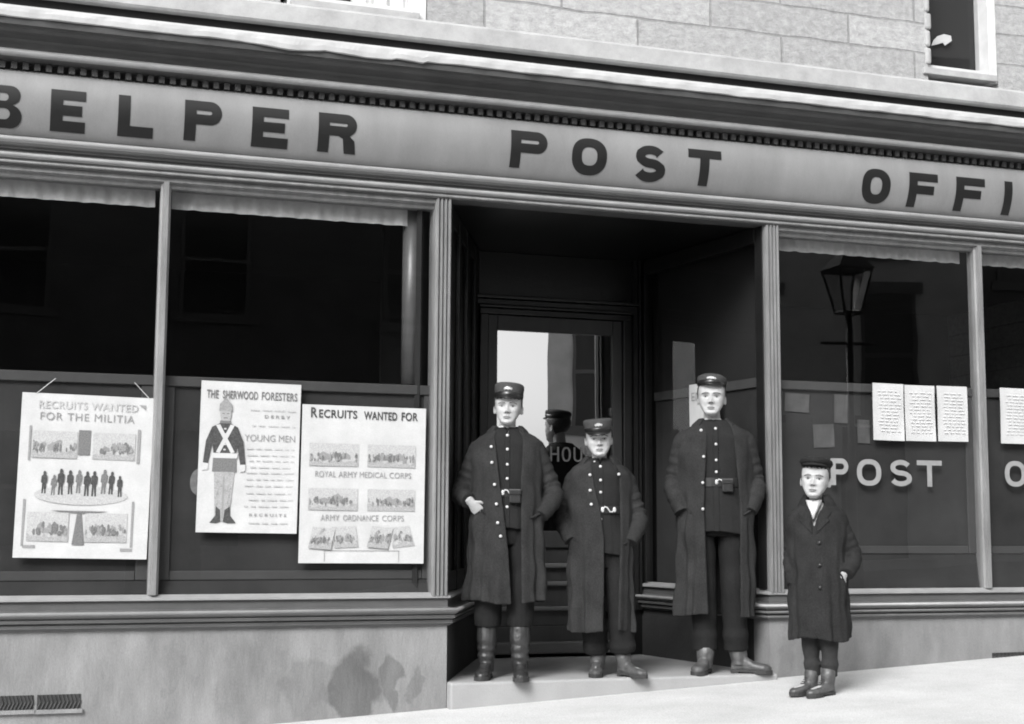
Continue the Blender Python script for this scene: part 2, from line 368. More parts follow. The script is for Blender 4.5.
def put_text(mb, txt, x, z, width, height, y, bold=.02, spacing=1.0, mi=0):
    vs, fs = text_geo(txt, width, height, bold, spacing); mb.add([(x + a, y, z + b) for a, b in vs], fs, mi)

# ------------------------------------------------------------------ ground
def gz(x): return -.265 + .054 * x
def slab(name, x0, x1, y0, y1, dz, mat, thick=0):
    mb = MB()
    if thick: mb.add([(x0, y0, gz(x0) + dz), (x1, y0, gz(x1) + dz), (x1, y1, gz(x1) + dz), (x0, y1, gz(x0) + dz)] + [(x0, y0, gz(x0) + dz - thick), (x1, y0, gz(x1) + dz - thick), (x1, y1, gz(x1) + dz - thick), (x0, y1, gz(x0) + dz - thick)],
                     [(0, 1, 2, 3), (7, 6, 5, 4), (0, 4, 5, 1), (1, 5, 6, 2), (2, 6, 7, 3), (3, 7, 4, 0)])
    else: mb.add([(x0, y0, gz(x0) + dz), (x1, y0, gz(x1) + dz), (x1, y1, gz(x1) + dz), (x0, y1, gz(x0) + dz)], [(0, 1, 2, 3)])
    o = mb.build(name, mat); o['kind'] = 'structure'; return o
slab('ground', -300, 300, -300, 300, -.13, 'road')
slab('road', -80, 80, -11, -4.95, -.122, 'road')
slab('pavement', -40, 40, -4.8, .3, 0, 'paving', .2)
slab('kerb', -40, 40, -4.95, -4.802, .002, 'kerb', .2)
slab('far_pavement', -40, 40, -13.2, -11.0, 0, 'paving', .2)

# ------------------------------------------------------------------ the post office
po = empty('post_office', (3, 0, -.1), 0, 'dark painted shopfront building with two big display windows and a recessed doorway under rough stone', 'building')
PO_INV = Matrix.Translation((-3, 0, .1))
def part(mb, name, mat, parent=None, **kw):
    o = mb.build(name, mat, parent or po, **kw)
    if parent is None: o.matrix_parent_inverse = PO_INV
    return o
XL, XR = -2.2, 8.4
A, B_, C_, D_ = (2.245, 0), (2.86, 1.42), (4.03, 1.42), (4.25, 0)      # porch plan
ZH = 2.715
# entablature ---------------------------------------------------------------
arch = [(-.1, ZH), (.028, ZH), (.030, 2.742), (.040, 2.748), (.040, 2.757), (.018, 2.775), (.018, 2.792), (.034, 2.798), (.034, 2.806), (.052, 2.812), (.062, 2.824), (.062, 2.836), (.030, 2.864), (-.1, 2.868)]
part(sweep(arch, [(XL, 0), (XR, 0)]), 'architrave', 'paint_mid')
def bead(z, p, r, mat='paint_bead_skylit', name='bead'):
    prof = [(p + r * math.cos(a), z + r * math.sin(a)) for a in np.linspace(-math.pi / 2, math.pi / 2 + .6, 9)]
    part(sweep(prof, [(XL, 0), (XR, 0)]), name, mat, smooth=True)
bead(2.845, .046, .016); bead(2.765, .034, .013); bead(2.728, .031, .008, 'paint_light'); bead(3.284, .120, .020); bead(3.206, .046, .006, 'paint_mid')
corn = [(-.05, 3.203), (.045, 3.203), (.050, 3.212), (.022, 3.216), (.022, 3.256), (.075, 3.258), (.105, 3.262), (.122, 3.268), (.130, 3.284), (.124, 3.298), (.106, 3.306), (.104, 3.314), (.106, 3.330), (.110, 3.345), (.122, 3.358), (.146, 3.369), (.178, 3.378), (.196, 3.388), (.199, 3.394), (.205, 3.396), (.236, 3.398), (.240, 3.420), (.240, 3.478), (-.05, 3.56)]
part(sweep(corn, [(XL, 0), (XR, 0)]), 'cornice', 'paint_cornice', smooth=False)
mb = MB(); x = XL
while x < XR:
    mb.box(x, x + .030, -.062, -.0225, 3.217, 3.2545); x += .058
part(mb, 'dentil_band', 'paint_cornice')
# lead flashing over the crown of the cornice, lower edge sagging in places
mb = MB(); N = 420; xs = np.linspace(XL, XR, N)
def drip(x):
    d = .0
    if 1.0 < x < 2.0:
        k = (x - 1.0) / .42; d = .017 * (1 - abs((k % 1.0) - .62) / .62) * (1 if x < 2.2 else .5)
    return 3.430 - max(0, d) + .0015 * math.sin(x * 9) + .001 * math.sin(x * 23 + 1)
rings = []
for x in xs:
    zb = drip(x); w = .003 * math.sin(x * 17) + .002 * math.sin(x * 41)
    rings.append([(x, -.243 - .004, zb), (x, -.258 - w, zb + .004), (x, -.260 - w, zb + .03), (x, -.256, 3.480), (x, -.244, 3.496), (x, 0, 3.575), (x, 0, 3.570), (x, -.243, 3.4805)])
mb.loft(rings)
part(mb, 'lead_flashing', 'lead', smooth=False)
# upper stone wall with two openings
W1 = (1.335, 2.0, 3.80, 5.5); W2 = (5.47, 5.955, 3.85, 5.55)
ZT = 6.6
mb = MB()
def wallbox(x0, x1, z0, z1): mb.box(x0, x1, .0, .4, z0, z1)
wallbox(XL, W1[0] - .1, 3.756, ZT); wallbox(W1[1] + .09, W2[0], 3.756, ZT); wallbox(W2[1] + .06, XR, 3.756, ZT)
wallbox(W1[0] - .1, W1[1] + .09, W1[3] + .2, ZT); wallbox(W2[0], W2[1] + .06, W2[3] + .2, ZT)
part(mb, 'upper_wall', 'stone')
mb = MB(); mb.box(XL, XR, .03, .4, 2.9, 3.626)
part(mb, 'wall_backing', 'ledge')
part(MB().box(XL, XR, .004, .0295, 3.50, 3.6262), 'ledge_shade_strip', 'ledge_shade')  # added dark strip standing in for the shadow gap under the ledge
led = [(-.1, 3.626), (.045, 3.628), (.055, 3.640), (.055, 3.735), (.045, 3.750), (-.1, 3.756)]
part(sweep(led, [(XL, 0), (XR, 0)]), 'stone_ledge', 'ledge')
# ragged quoin edge beside the right upper window
mb = MB(); z = 3.87
for i in range(14):
    hh = .118; rr = random.uniform(.0, .018)
    mb.box(W2[0] - .02, W2[0] + .02 + rr, -.012, .10, z + .003, z + hh - .003); z += hh
part(mb, 'quoin_edge', 'ledge', bevel=.016)
def upper_window(W, curtain, fr_l, fr_r, blob):
    x0, x1, z0, z1 = W; f = MB()
    f.box(x0 - fr_l, x0, .03, .16, z0 - .05, z1 + .2); f.box(x1, x1 + fr_r, .01, .16, z0 - .05, z1 + .2); f.box(x0, x1, .03, .16, z1, z1 + .2)
    f.box(x0, x1, .06, .16, z0, z0 + .045); f.box(x0, x1, .07, .15, (z0 + z1) / 2 - .02, (z0 + z1) / 2 + .02)
    wo = part(f, 'window', 'white_wood', bevel=.004); wo.data.materials
    g = MB(); g.add([(x0, .115, z0 + .045), (x1, .115, z0 + .045), (x1, .115, z1), (x0, .115, z1)], [(0, 1, 2, 3)]); part(g, 'pane', 'glass_up', wo)
    s = MB(); s.box(x0 - .04, x1 + .04, -.02, .2, z0 - .046, z0 - .002); part(s, 'sill', 'ledge', wo, bevel=.004)
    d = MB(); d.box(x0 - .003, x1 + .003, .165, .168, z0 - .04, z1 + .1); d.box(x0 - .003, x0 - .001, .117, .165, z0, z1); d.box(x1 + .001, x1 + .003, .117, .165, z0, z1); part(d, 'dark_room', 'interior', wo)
    if curtain:
        c = MB(); rings = []
        for i in range(41):
            u = i / 40; xx = x0 + (x1 - x0) * (.50 + .5 * u); yy = .140 + .012 * math.sin(u * 19) + .004 * math.sin(u * 47)
            rings.append([(xx, yy, z0), (xx, yy + .004 , z1), (xx, yy + .01, z1), (xx, yy + .008, z0)])
        c.loft(rings); part(c, 'curtain', 'curtain', wo, smooth=False)
    if blob:
        c = MB(); pts = [(0, 0), (.05, .015), (.09, .03), (.105, .012), (.16, .05), (.155, .085), (.10, .09), (.05, .07), (.02, .04)]
        c.loft([[(5.60 + a, .140, 4.06 + b) for a, b in pts], [(5.60 + a, .144, 4.06 + b) for a, b in pts]]); part(c, 'paper_scrap', 'linen', wo)
upper_window(W1, True, .055, .085, False)
upper_window(W2, False, .0, .06, True)
part(MB().box(XL, XR, -.25, 6, ZT, ZT + .15), 'eaves', 'ledge')
rf = MB(); rf.add([(XL, -.35, ZT + .152), (XR, -.35, ZT + .152), (XR, 3, ZT + 2), (XL, 3, ZT + 2), (XL, 6.3, ZT + .152), (XR, 6.3, ZT + .152)], [(0, 1, 2, 3), (3, 2, 5, 4), (0, 3, 4), (1, 5, 2)]); part(rf, 'roof', 'slate')
# shell: side and back walls, floors
sh = MB(); sh.box(XL - .3, XL, .02, 6, -1, ZT); sh.box(XR, XR + .3, .02, 6, -.6, ZT); sh.box(XL, XR, 5.7, 6, -1, ZT)
part(sh, 'side_wall', 'stone')
sh = MB(); sh.box(XL, XR, .42, 5.7, 2.92, 3.1); sh.box(XL, XR, .02, 5.7, -1.0, -.6)
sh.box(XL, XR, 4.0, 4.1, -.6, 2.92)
part(sh, 'dark_interior', 'interior')

# plinth, stall-riser mouldings and frames, mitred round into the porch -------
pl = [(0, -1.0), (0, .312)]
plinth_path_l = [(XL, 0), A, (A[0] + .035, .09)]; inner_l = [(A[0] + .035, .09), B_]
part(sweep(pl, [(XL, 0), A]), 'plinth', 'plinth')
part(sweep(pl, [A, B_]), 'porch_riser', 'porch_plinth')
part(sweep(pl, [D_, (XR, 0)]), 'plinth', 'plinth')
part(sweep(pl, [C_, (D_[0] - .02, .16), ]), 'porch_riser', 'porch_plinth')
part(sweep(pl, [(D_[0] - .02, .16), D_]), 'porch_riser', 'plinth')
sill = [(-.02, .306), (.012, .308), (.020, .318), (.032, .322), (.032, .338), (.024, .342), (.048, .350), (.048, .364), (.040, .368), (.058, .376), (.064, .384), (.064, .394), (.004, .410), (.002, .412), (.002, .452), (.016, .456), (.018, .466), (-.03, .486), (-.1, .488)]
part(sweep(sill, [(XL, 0), A, B_]), 'sill_moulding', 'paint_mid')
part(sweep(sill, [C_, D_, (XR, 0)]), 'sill_moulding', 'paint_mid')
for pth in ([(XL, 0), A, B_], [C_, D_, (XR, 0)]):
    for z, pj, r in ((.395, .058, .011), (.358, .042, .007), (.330, .027, .006)):
        part(sweep([(pj + r * math.cos(a), z + r * math.sin(a)) for a in np.linspace(-1.4, math.pi / 2 + .9, 8)], pth), 'nosing', 'paint_bead_skylit' if z > .38 else 'paint_mid', smooth=True)
    part(sweep([(.0175, .457), (.0215, .460), (.0205, .468), (-.03, .4885)], pth), 'sill_bead', 'paint_bead_skylit')
MUL = [(-1.05, .055), (.648, .055), (5.815, .055), (7.45, .055)]
def post(x0, x1, y0=-.012, name='mullion', mat='paint_light'):
    p = MB(); w = x1 - x0
    prof = [(x0, .09), (x0, .02), (x0 + w * .18, .012), (x0 + w * .26, y0), (x0 + w * .74, y0), (x0 + w * .82, .012), (x1, .02), (x1, .09)]
    p.loft([[(a, b, .486) for a, b in prof], [(a, b, 2.69) for a, b in prof]]); return part(p, name, mat)
for x, w in MUL: post(x - w / 2, x + w / 2)
def pilaster(x0, x1):
    p = MB(); w = x1 - x0; prof = [(x0, .12), (x0, -.006)]
    fl = 4
    for i in range(fl):
        a = x0 + w * (i + .12) / fl; b = x0 + w * (i + .88) / fl
        prof += [(a, -.014), ((a * 3 + b) / 4, -.026), ((a + b * 3) / 4, -.026), (b, -.014), (b + w * .06, -.006)]
    prof += [(x1, -.006), (x1, .12)]
    p.loft([[(a, b, .47) for a, b in prof], [(a, b, ZH - .001) for a, b in prof]])
    return part(p, 'pilaster', 'paint_light')
pilaster(2.150, 2.243); pilaster(4.252, 4.345)
def head(x0, x1):
    p = MB(); prof = [(-.10, 2.66), (-.03, 2.66), (-.022, 2.668), (-.022, 2.682), (.006, 2.690), (.006, 2.7142), (-.10, 2.7142)]
    sweep(prof, [(x0, 0), (x1, 0)], p); part(p, 'window_head', 'paint_light')
head(XL, 2.150); head(4.345, XR)
# glass panes
panes = [(XL, -1.0775), (-1.0225, .6205), (.6755, 2.149), (4.346, 5.7875), (5.8425, 7.4225), (7.4775, XR)]
pane_objs = []
for x0, x1 in panes:
    g = MB(); g.add([(x0, .05, .488), (x1, .05, .488), (x1, .05, 2.66), (x0, .05, 2.66)], [(0, 1, 2, 3)])
    pane_objs.append(part(g, 'window_pane', 'glass'))
# inside each window: roller blind with a fringe, display board with frame
def blind(x0, x1, zb, lvl):
    zb = zb + .006
    rings = []; n = int((x1 - x0) / .012)
    for i in range(n + 1):
        u = x0 + (x1 - x0) * i / n; ph = (u - x0) / .115 % 1.0
        sc = .005 * abs(math.sin(math.pi * ph)) if lvl else .0012 * math.sin(u * 60)
        yy = .13 + .004 * math.sin(u * 37) + .003 * math.sin(u * 91)
        rings.append([(u, yy, zb + .014 - sc), (u, yy + .002, 2.75), (u, yy + .006, 2.75), (u, yy + .004, zb + .014 - sc)])
    part(MB().loft(rings), 'blind', 'blind')
blind(XL, .60, 2.555, 0); blind(.69, 2.02, 2.553, 0); blind(4.43, 5.76, 2.575, 1); blind(5.87, XR, 2.575, 1)
def display(x0, x1, zt, zb, yb=.095):
    f = MB(); f.box(x0, x1, yb, yb + .03, zb, zt - .055); bo = part(f, 'display_board', 'board')
    g = MB(); g.box(x0, x1, yb - .022, yb + .03, zt - .055, zt); g.box(x0, x0 + .07, yb - .014, yb - .002, zb, zt - .057); g.box(x1 - .07, x1, yb - .014, yb - .002, zb, zt - .057); g.box(x0 + .072, x1 - .072, yb - .014, yb - .002, zb, zb + .05)
    part(g, 'board_frame', 'board_frame', bo, bevel=.005)
display(XL, .63, 1.648, .56); display(.665, 2.19, 1.648, .56); display(4.30, 5.80, 1.765, .70); display(5.83, XR, 1.765, .70)
def bed(x0, x1, z0, z1, mt):
    p = [(.062, .40), (.062, z0), (.088, z1), (.092, z1 - .002), (.092, .40)]
    part(MB().loft([[(x0, a, b) for a, b in p], [(x1, a, b) for a, b in p]]), 'window_bed', mt)
bed(XL, 2.2, .492, .559, 'board'); bed(4.3, XR, .50, .697, 'board')
# grey posts just inside the panes by the porch
part(MB().tube([(2.06, .17, 1.66), (2.06, .17, 2.74)], .055, 20), 'inner_post', 'paint_mid', smooth=True)
part(MB().box(4.36, 4.415, .10, .2, .49, 2.74), 'inner_post', 'paint_dark', bevel=.01)

# porch ------------------------------------------------------------------
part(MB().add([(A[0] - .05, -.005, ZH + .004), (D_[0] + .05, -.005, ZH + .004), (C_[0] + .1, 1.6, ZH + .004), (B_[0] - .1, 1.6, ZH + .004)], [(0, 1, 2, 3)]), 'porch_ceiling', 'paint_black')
part(MB().add([(2.0, .0, -.004), (4.5, .0, -.004), (4.5, 1.6, -.004), (2.0, 1.6, -.004)], [(0, 1, 2, 3)]), 'porch_floor', 'step')
st = MB(); st.box(2.247, 4.262, -.075, .01, -.5, 0.0); part(st, 'doorstep', 'step', bevel=.012)
# left cheek of the porch: dark panelled
lw = MB(); d = Vector((B_[0] - A[0], B_[1] - A[1], 0)); L_ = d.length; d.normalize(); nrm = Vector((d.y, -d.x, 0))
def wp(s, q, z): return Vector((A[0], A[1], 0)) + d * s + nrm * q + Vector((0, 0, z))
def cheek(mbx, s0, s1, q0, q1, z0, z1, o=None, dd=None, nn=None):
    o = o or Vector((A[0], A[1], 0)); dd = dd or d; nn = nn or nrm
    c = o + dd * (s0 + s1) / 2 + nn * (q0 + q1) / 2 + Vector((0, 0, (z0 + z1) / 2)); mbx.obox(c, dd * (s1 - s0) / 2, nn * (q1 - q0) / 2, (0, 0, (z1 - z0) / 2))
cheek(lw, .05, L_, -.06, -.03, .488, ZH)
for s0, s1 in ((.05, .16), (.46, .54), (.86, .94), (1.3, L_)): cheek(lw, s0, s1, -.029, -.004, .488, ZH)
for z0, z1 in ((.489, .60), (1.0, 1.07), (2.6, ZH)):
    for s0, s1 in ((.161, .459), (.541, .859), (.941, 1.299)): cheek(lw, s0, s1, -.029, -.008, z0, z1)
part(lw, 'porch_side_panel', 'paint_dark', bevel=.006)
# right cheek: side window with a grey board behind its lower half
o2 = Vector((C_[0], C_[1], 0)); d2 = Vector((D_[0] - C_[0], D_[1] - C_[1], 0)); L2 = d2.length; d2.normalize(); n2 = Vector((d2.y, -d2.x, 0))
rw = MB()
for s0, s1 in ((0, .07), (L2 - .10, L2 - .02)): cheek(rw, s0, s1, -.06, 0, .488, ZH, o2, d2, n2)
cheek(rw, .071, L2 - .101, -.06, 0, 2.62, ZH, o2, d2, n2)
part(rw, 'side_window_frame', 'paint_dark', bevel=.005)
gp = [o2 + d2 * s - n2 * .03 + Vector((0, 0, z)) for s, z in ((.07, .488), (L2 - .1, .488), (L2 - .1, 2.62), (.07, 2.62))]
part(MB().add(gp, [(0, 1, 2, 3)]), 'side_window_pane', 'glass_side')
sb = MB(); cheek(sb, .07, L2 - .1, -.12, -.09, .49, 1.73, o2, d2, n2); sbo = part(sb, 'display_board', 'board')
sb = MB(); cheek(sb, .07, L2 - .1, -.118, -.075, 1.731, 1.79, o2, d2, n2); part(sb, 'board_frame', 'board_frame', sbo)
# behind the porch cheeks: close the shop off from the porch
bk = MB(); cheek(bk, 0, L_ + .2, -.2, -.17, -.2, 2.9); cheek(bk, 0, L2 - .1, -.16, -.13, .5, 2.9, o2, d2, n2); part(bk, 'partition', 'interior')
# back wall with door
yb = 1.40
bw_ = MB(); bw_.box(2.70, 2.88, yb, yb + .1, 0, ZH); bw_.box(3.915, 4.2, yb, yb + .1, 0, ZH); bw_.box(2.88, 3.915, yb, yb + .1, 2.34, ZH)
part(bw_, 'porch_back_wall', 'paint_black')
sr = MB(); sr.box(2.845, 2.905, yb - .04, yb + .06, 0.0, 2.285); sr.box(3.885, 3.945, yb - .04, yb + .06, 0.0, 2.285)
sr.box(2.845, 3.945, yb - .035, yb + .06, 2.286, 2.325); sr.box(2.83, 3.96, yb - .07, yb + .06, 2.326, 2.345); sr.box(2.815, 3.975, yb - .05, yb + .06, 2.346, 2.385); sr.box(2.80, 3.99, yb - .085, yb + .06, 2.386, 2.41)
part(sr, 'door_surround', 'paint_dark', bevel=.006)
ds = MB(); cl = 3.965
ds.box(cl, cl + .03, yb - .03, yb, 0.3, ZH); ds.box(cl + .036, cl + .05, yb - .045, yb, 0.3, ZH); part(ds, 'corner_bead', 'paint_dark')
dr = MB(); X0, X1 = 2.908, 3.882; gx0, gx1 = 2.975, 3.815
dr.box(X0, gx0, yb - .015, yb + .04, .02, 2.282); dr.box(gx1, X1, yb - .015, yb + .04, .02, 2.282)
dr.box(gx0, gx1, yb - .015, yb + .04, 2.18, 2.282); dr.box(gx0, gx1, yb - .015, yb + .04, .72, .83); dr.box(gx0, gx1, yb - .015, yb + .04, .02, .2)
dr.box(gx0, gx1, yb + .01, yb + .04, .2, .72)
door = part(dr, 'door', 'paint_door', bevel=.004)
pm = MB()
for z in (.30, .465, .585): pm.box(gx0 + .02, gx1 - .02, yb - .028, yb + .009, z, z + .03)
pm.box(X0, X1, yb - .06, yb - .016, .02, .10)
part(pm, 'panel_moulding', 'paint_mid', door, bevel=.008)
part(MB().add([(gx0, yb + .005, .83), (gx1, yb + .005, .83), (gx1, yb + .005, 2.18), (gx0, yb + .005, 2.18)], [(0, 1, 2, 3)]), 'door_glass', 'mirror', door)
part(MB().box(gx0 - .03, gx1 + .03, yb + .05, yb + .07, .7, 2.2), 'door_blind', 'interior', door)
kn = MB(); kn.tube([(gx0 - .035, yb - .015, 1.02), (gx0 - .035, yb - .05, 1.02)], .012, 10); kn.ell((gx0 - .035, yb - .065, 1.02), (.028, .022, .028), 8); part(kn, 'door_knob', 'brass', door, smooth=True)
lt = MB(); xx = 3.36
for ch in 'HOURS':
    vs_, fs_ = fill(glyph(ch, .065, .10, .014), 0); lt.add([(xx + a, yb + .001, 1.30 + b) for a, b, c in vs_], fs_); xx += .085
part(lt, 'lettering', 'glassletter_dim', door)
part(MB().box(2.2, 4.4, 1.5, 1.55, -.2, 2.9), 'partition', 'interior')

# lettering on the glass
def window_word(x0, items, pane, mat='glassletter', z0=1.035, h=.158):
    for ch, xa, w in items:
        l = MB(); vs_, fs_ = fill(glyph(ch, w, h, .036), 0); l.add([(xa + a, .046, z0 + b) for a, b, c in vs_], fs_)
        part(l, 'letter', mat, pane)
# air grilles in the plinth
def grille(x0, x1, z0, z1, n, nm='air_grille'):
    g = MB(); g.box(x0, x1, -.004, .001, z0, z1, 0)
    b = MB()
    for i in range(n):
        a = x0 + (x1 - x0) * (i + .5) / n; g.tube([(a - .008, -.007, z0), (a + .008, -.007, (z0 + z1) / 2), (a - .004, -.007, z1)], .004, 6)
    gi = part(g, nm, 'grille')
    b.box(x0 - .01, x1 + .01, -.02, -.0045, z0 - .022, z0 - .002)
    part(b, 'grille_ledge', 'plinth' if z0 < 0 else 'grille', gi)
window_word(0, [('P', 4.715, .125), ('O', 4.90, .175), ('S', 5.137, .16), ('T', 5.335, .185)], pane_objs[3], 'glassletter', 1.122, .166)
window_word(0, [('O', 5.995, .165), ('F', 6.26, .14), ('F', 6.50, .14), ('I', 6.74, .04), ('C', 6.88, .16)] [:4], pane_objs[4], 'glassletter', 1.132, .166)
window_word(0, [('O', .825, .165)], pane_objs[2], 'glassletter_dim', 1.0, .16)
grille(-.085, .077, -.077, -.008, 9); grille(.094, .306, -.079, -.008, 11); grille(5.818, 6.2, .048, .082, 14)

# ------------------------------------------------------------------ the name board
sg = empty('shop_sign', (3, 0, 2.865), 0, 'long curved name board with big black block capitals under the cornice', 'sign')
SI = Matrix.Translation((-3, 0, -2.865))
def bulge(z):
    t = min(1, max(0, (z - 2.866) / .337)); k = 1 - abs(min(0, (t - .66) / .66)) ** 2.1 if t < .66 else 1 - ((t - .66) / .34) ** 2 * .25; return -(.002 + .080 * k)
p = [(-bulge(2.866 + .337 * i / 24), 2.866 + .337 * i / 24) for i in range(25)]
bd = sweep([(-.02, 2.866)] + p + [(-.02, 3.203)], [(XL, 0), (XR, 0)]).build('board', 'paint_sign', sg, smooth=True); bd.matrix_parent_inverse = SI
LET = [('B', -.285, .178, 2.910), ('E', .036, .178, 2.921), ('L', .382, .186, 2.925), ('P', .731, .200, 2.933), ('E', 1.097, .202, 2.931), ('R', 1.467, .218, 2.935),
       ('P', 2.603, .226, 2.941), ('O', 2.985, .224, 2.934), ('S', 3.390, .204, 2.926), ('T', 3.741, .223, 2.931), ('O', 4.958, .209, 2.913), ('F', 5.303, .214, 2.914), ('F', 5.657, .220, 2.906), ('I', 6.030, .06, 2.896), ('C', 6.36, .2, 2.895), ('E', 6.72, .2, 2.895)]
for ch, xa, w, z0 in LET:
    if ch == 'C': continue
    xa, z0, w = xa * .990, max(2.902, z0 - .014), w * .99
    l = MB(); vs_, fs_ = fill(glyph(ch, w, .213, .062), 0); l.add([(xa + a, 0, z0 + b) for a, b, c in vs_], fs_)
    me = l.mesh('t'); bm = bmesh.new(); bm.from_mesh(me); bpy.data.meshes.remove(me)
    bmesh.ops.dissolve_limit(bm, angle_limit=.01, verts=bm.verts, edges=bm.edges)
    for i in range(1, 30):
        bmesh.ops.bisect_plane(bm, geom=bm.verts[:] + bm.edges[:] + bm.faces[:], plane_co=(0, 0, 2.87 + .337 * i / 30), plane_no=(0, 0, 1))
    for v in bm.verts: v.co.y = bulge(v.co.z) - .003
    me = bpy.data.meshes.new('letter'); bm.to_mesh(me); bm.free(); me.materials.append(MT['letter'])
    o = bpy.data.objects.new('letter', me); COL.objects.link(o); o.parent = sg; o.matrix_parent_inverse = SI


# ------------------------------------------------------------------ posters and notices on the glass
YP = .042
def paper(mb, w, h, y=0, curl=.006, n=10, seed=0):
    rings = []; rnd = random.Random(seed); ph = rnd.uniform(0, 6)
    for i in range(n + 1):
        u = i / n; ring = []
        for j in range(n + 1):
            v = j / n; q = -curl * (max(0, abs(u - .5) * 2 - .6) / .4) ** 2 * (.5 + .5 * math.cos(v * 5 + ph)) - .0012 * math.sin(u * 7 + v * 4 + ph)
            ring.append((u * w, y + q, v * h))
        rings.append(ring)
    k = n + 1; vs_ = [p for r in rings for p in r]; m = len(vs_); vs_ += [(a, b + .0012, c) for a, b, c in vs_]; fs_ = []
    for i in range(n):
        for j in range(n):
            f = (i * k + j, (i + 1) * k + j, (i + 1) * k + j + 1, i * k + j + 1); fs_.append(f); fs_.append(tuple(q + m for q in f[::-1]))
    return mb.add(vs_, fs_)
def poster(name, x, z, w, h, tilt, label, cat, seed, curl=.003, group=None, loc=None, rz=0):
    r = empty(name, loc or (x, YP, z), 0, label, cat, group, rot=(0, R(tilt), rz))
    paper(MB(), w, h, 0, curl, 10, seed).build('sheet', 'paper', r, recalc=False)
    return r
def quad(mb, x0, z0, x1, z1, y, mi=0): mb.add([(x0, y, z0), (x1, y, z0), (x1, y, z1), (x0, y, z1)], [(0, 1, 2, 3)], mi)
def figure(mb, x, z, h, y, mi=0, rnd=random, w=None):
    """little printed standing figure"""
    w = w or h * .16; l = rnd.uniform(-.3, .3) * w
    pts = [(-.55, 0), (-.15, 0), (0, .42), (.2, 0), (.6, 0), (.5, .45), (.75, .5), (.8, .78), (.35, .84), (.4, .93), (.25, 1.0), (-.2, 1.0), (-.35, .93), (-.3, .84), (-.75, .78), (-.85, .5), (-.5, .45)]
    mb.poly([(x + a * w + l * b, y, z + b * h) for a, b in pts], mi)
def photo(parent, x, z, w, h, seed, skew=0.0, dark=0, ground=True):
    """a printed halftone view: pale ground, dark knots of men, horses and wagons"""
    rnd = random.Random(seed); m = MB()
    def T(a, b): return (x + a + skew * b, b + z + skew * -.35 * a)
    def pq(pts, y, mi): m.poly([(T(a, b)[0], y, T(a, b)[1]) for a, b in pts], mi)
    yy = -.0035 - (.0056 if skew and seed % 2 else 0)
    pq([(0, 0), (w, 0), (w, h), (0, h)], yy, 0)
    if ground: # darker broken foreground
        k = 14; pq([(0, 0)] + [(w, 0)] + [(w - w * i / k, h * rnd.uniform(.12, .34)) for i in range(k + 1)], yy - .0006, 1)
    cl_ = [(rnd.uniform(.1, .9), rnd.uniform(.05, .2)) for _ in range(4)]
    for i in range(int(22 + w * 130)):  # knots of men, horses and wagons
        ca, cw = rnd.choice(cl_); a = min(.95, max(.03, rnd.gauss(ca, cw))) * w; b = rnd.uniform(.18, .42) * h; hh = h * rnd.uniform(.10, .30); ww = hh * rnd.uniform(.22, .7)
        pts = [(a + ww * .5 * math.cos(t) * rnd.uniform(.6, 1.1), b + hh * (.5 + .5 * math.sin(t)) * rnd.uniform(.85, 1.05)) for t in [q * .785 for q in range(8)]]
        pts = [(min(max(p_[0], .005), w - .005), min(max(p_[1], .005), h - .005)) for p_ in pts]
        pq(pts, yy - .0012 - .00005 * i, 2 if rnd.random() < .5 else 3)
    for i in range(2):  # a wagon, tent or tree
        a, b = rnd.uniform(.1, .6) * w, rnd.uniform(.25, .4) * h; ww, hh = rnd.uniform(.15, .3) * w, rnd.uniform(.2, .4) * h
        pq([(a, b), (a + ww, b), (a + ww * .95, b + hh * .55), (a + ww * rnd.uniform(.3, .7), min(b + hh, h - .004)), (a + ww * .08, b + hh * .6)], yy - .0009 - .00005 * i, 3)
    if dark:
        for i in range(dark):
            a, b = rnd.uniform(.05, .8) * w, rnd.uniform(.05, .75) * h; pq([(a, b), (a + .2 * w * rnd.random(), b + .02), (a + .2 * w, b + .25 * h * rnd.random()), (a + .03, b + .2 * h)], yy - .0062 - .00005 * i, 3)
    return m.build('picture', ['ink_pale', 'ink_wash', 'ink_mid', 'ink_grey'], parent, recalc=False)

# militia poster
r = poster('recruiting_poster', -.055, .681, .667, .850, .9, 'militia recruiting poster with a row of soldiers in the middle and five pictures', 'poster', 1)
l = MB(); put_text(l, 'RECRUITS WANTED', .085, .772, .50, .040, -.004, .015, 1.1); l.build('faded_lettering', 'ink_pale', r, recalc=False)
l = MB(); put_text(l, 'FOR THE MILITIA', .095, .712, .475, .040, -.004, 0, 1.1); l.build('lettering', 'ink_grey', r, recalc=False)
photo(r, .062, .515, .225, .140, 11); photo(r, .365, .515, .215, .140, 12)
photo(r, .060, .085, .205, .150, 13); photo(r, .345, .085, .215, .150, 14)
m = MB(); quad(m, .292, .535, .352, .665, -.0045); m.poly([(.285, -.0045, .07), (.345, -.0045, .07), (.325, -.0045, .235), (.305, -.0045, .235)]); m.poly([(.17, -.0045, .245), (.46, -.0045, .245), (.40, -.0045, .236), (.325, -.0045, .233), (.24, -.0045, .236)])
m.build('dark_panel', 'ink_mid', r, recalc=False)
m = MB(); quad(m, .045, .50, .055, .68, -.004); quad(m, .59, .50, .605, .68, -.004); quad(m, .035, .06, .047, .30, -.004); quad(m, .578, .06, .59, .30, -.004); quad(m, .045, .05, .105, .065, -.004); quad(m, .53, .04, .59, .055, -.004)
m.add([(.59, -.004, .81), (.625, -.004, .785), (.625, -.004, .81)], [(0, 1, 2)]); m.build('border_ribbon', 'ink_grey', r, recalc=False)
m = MB(); rnd = random.Random(3)
m.poly([(.32 + .235 * math.cos(a), -.0036, .325 + .05 * math.sin(a)) for a in np.linspace(0, 6.2, 24)], 0)
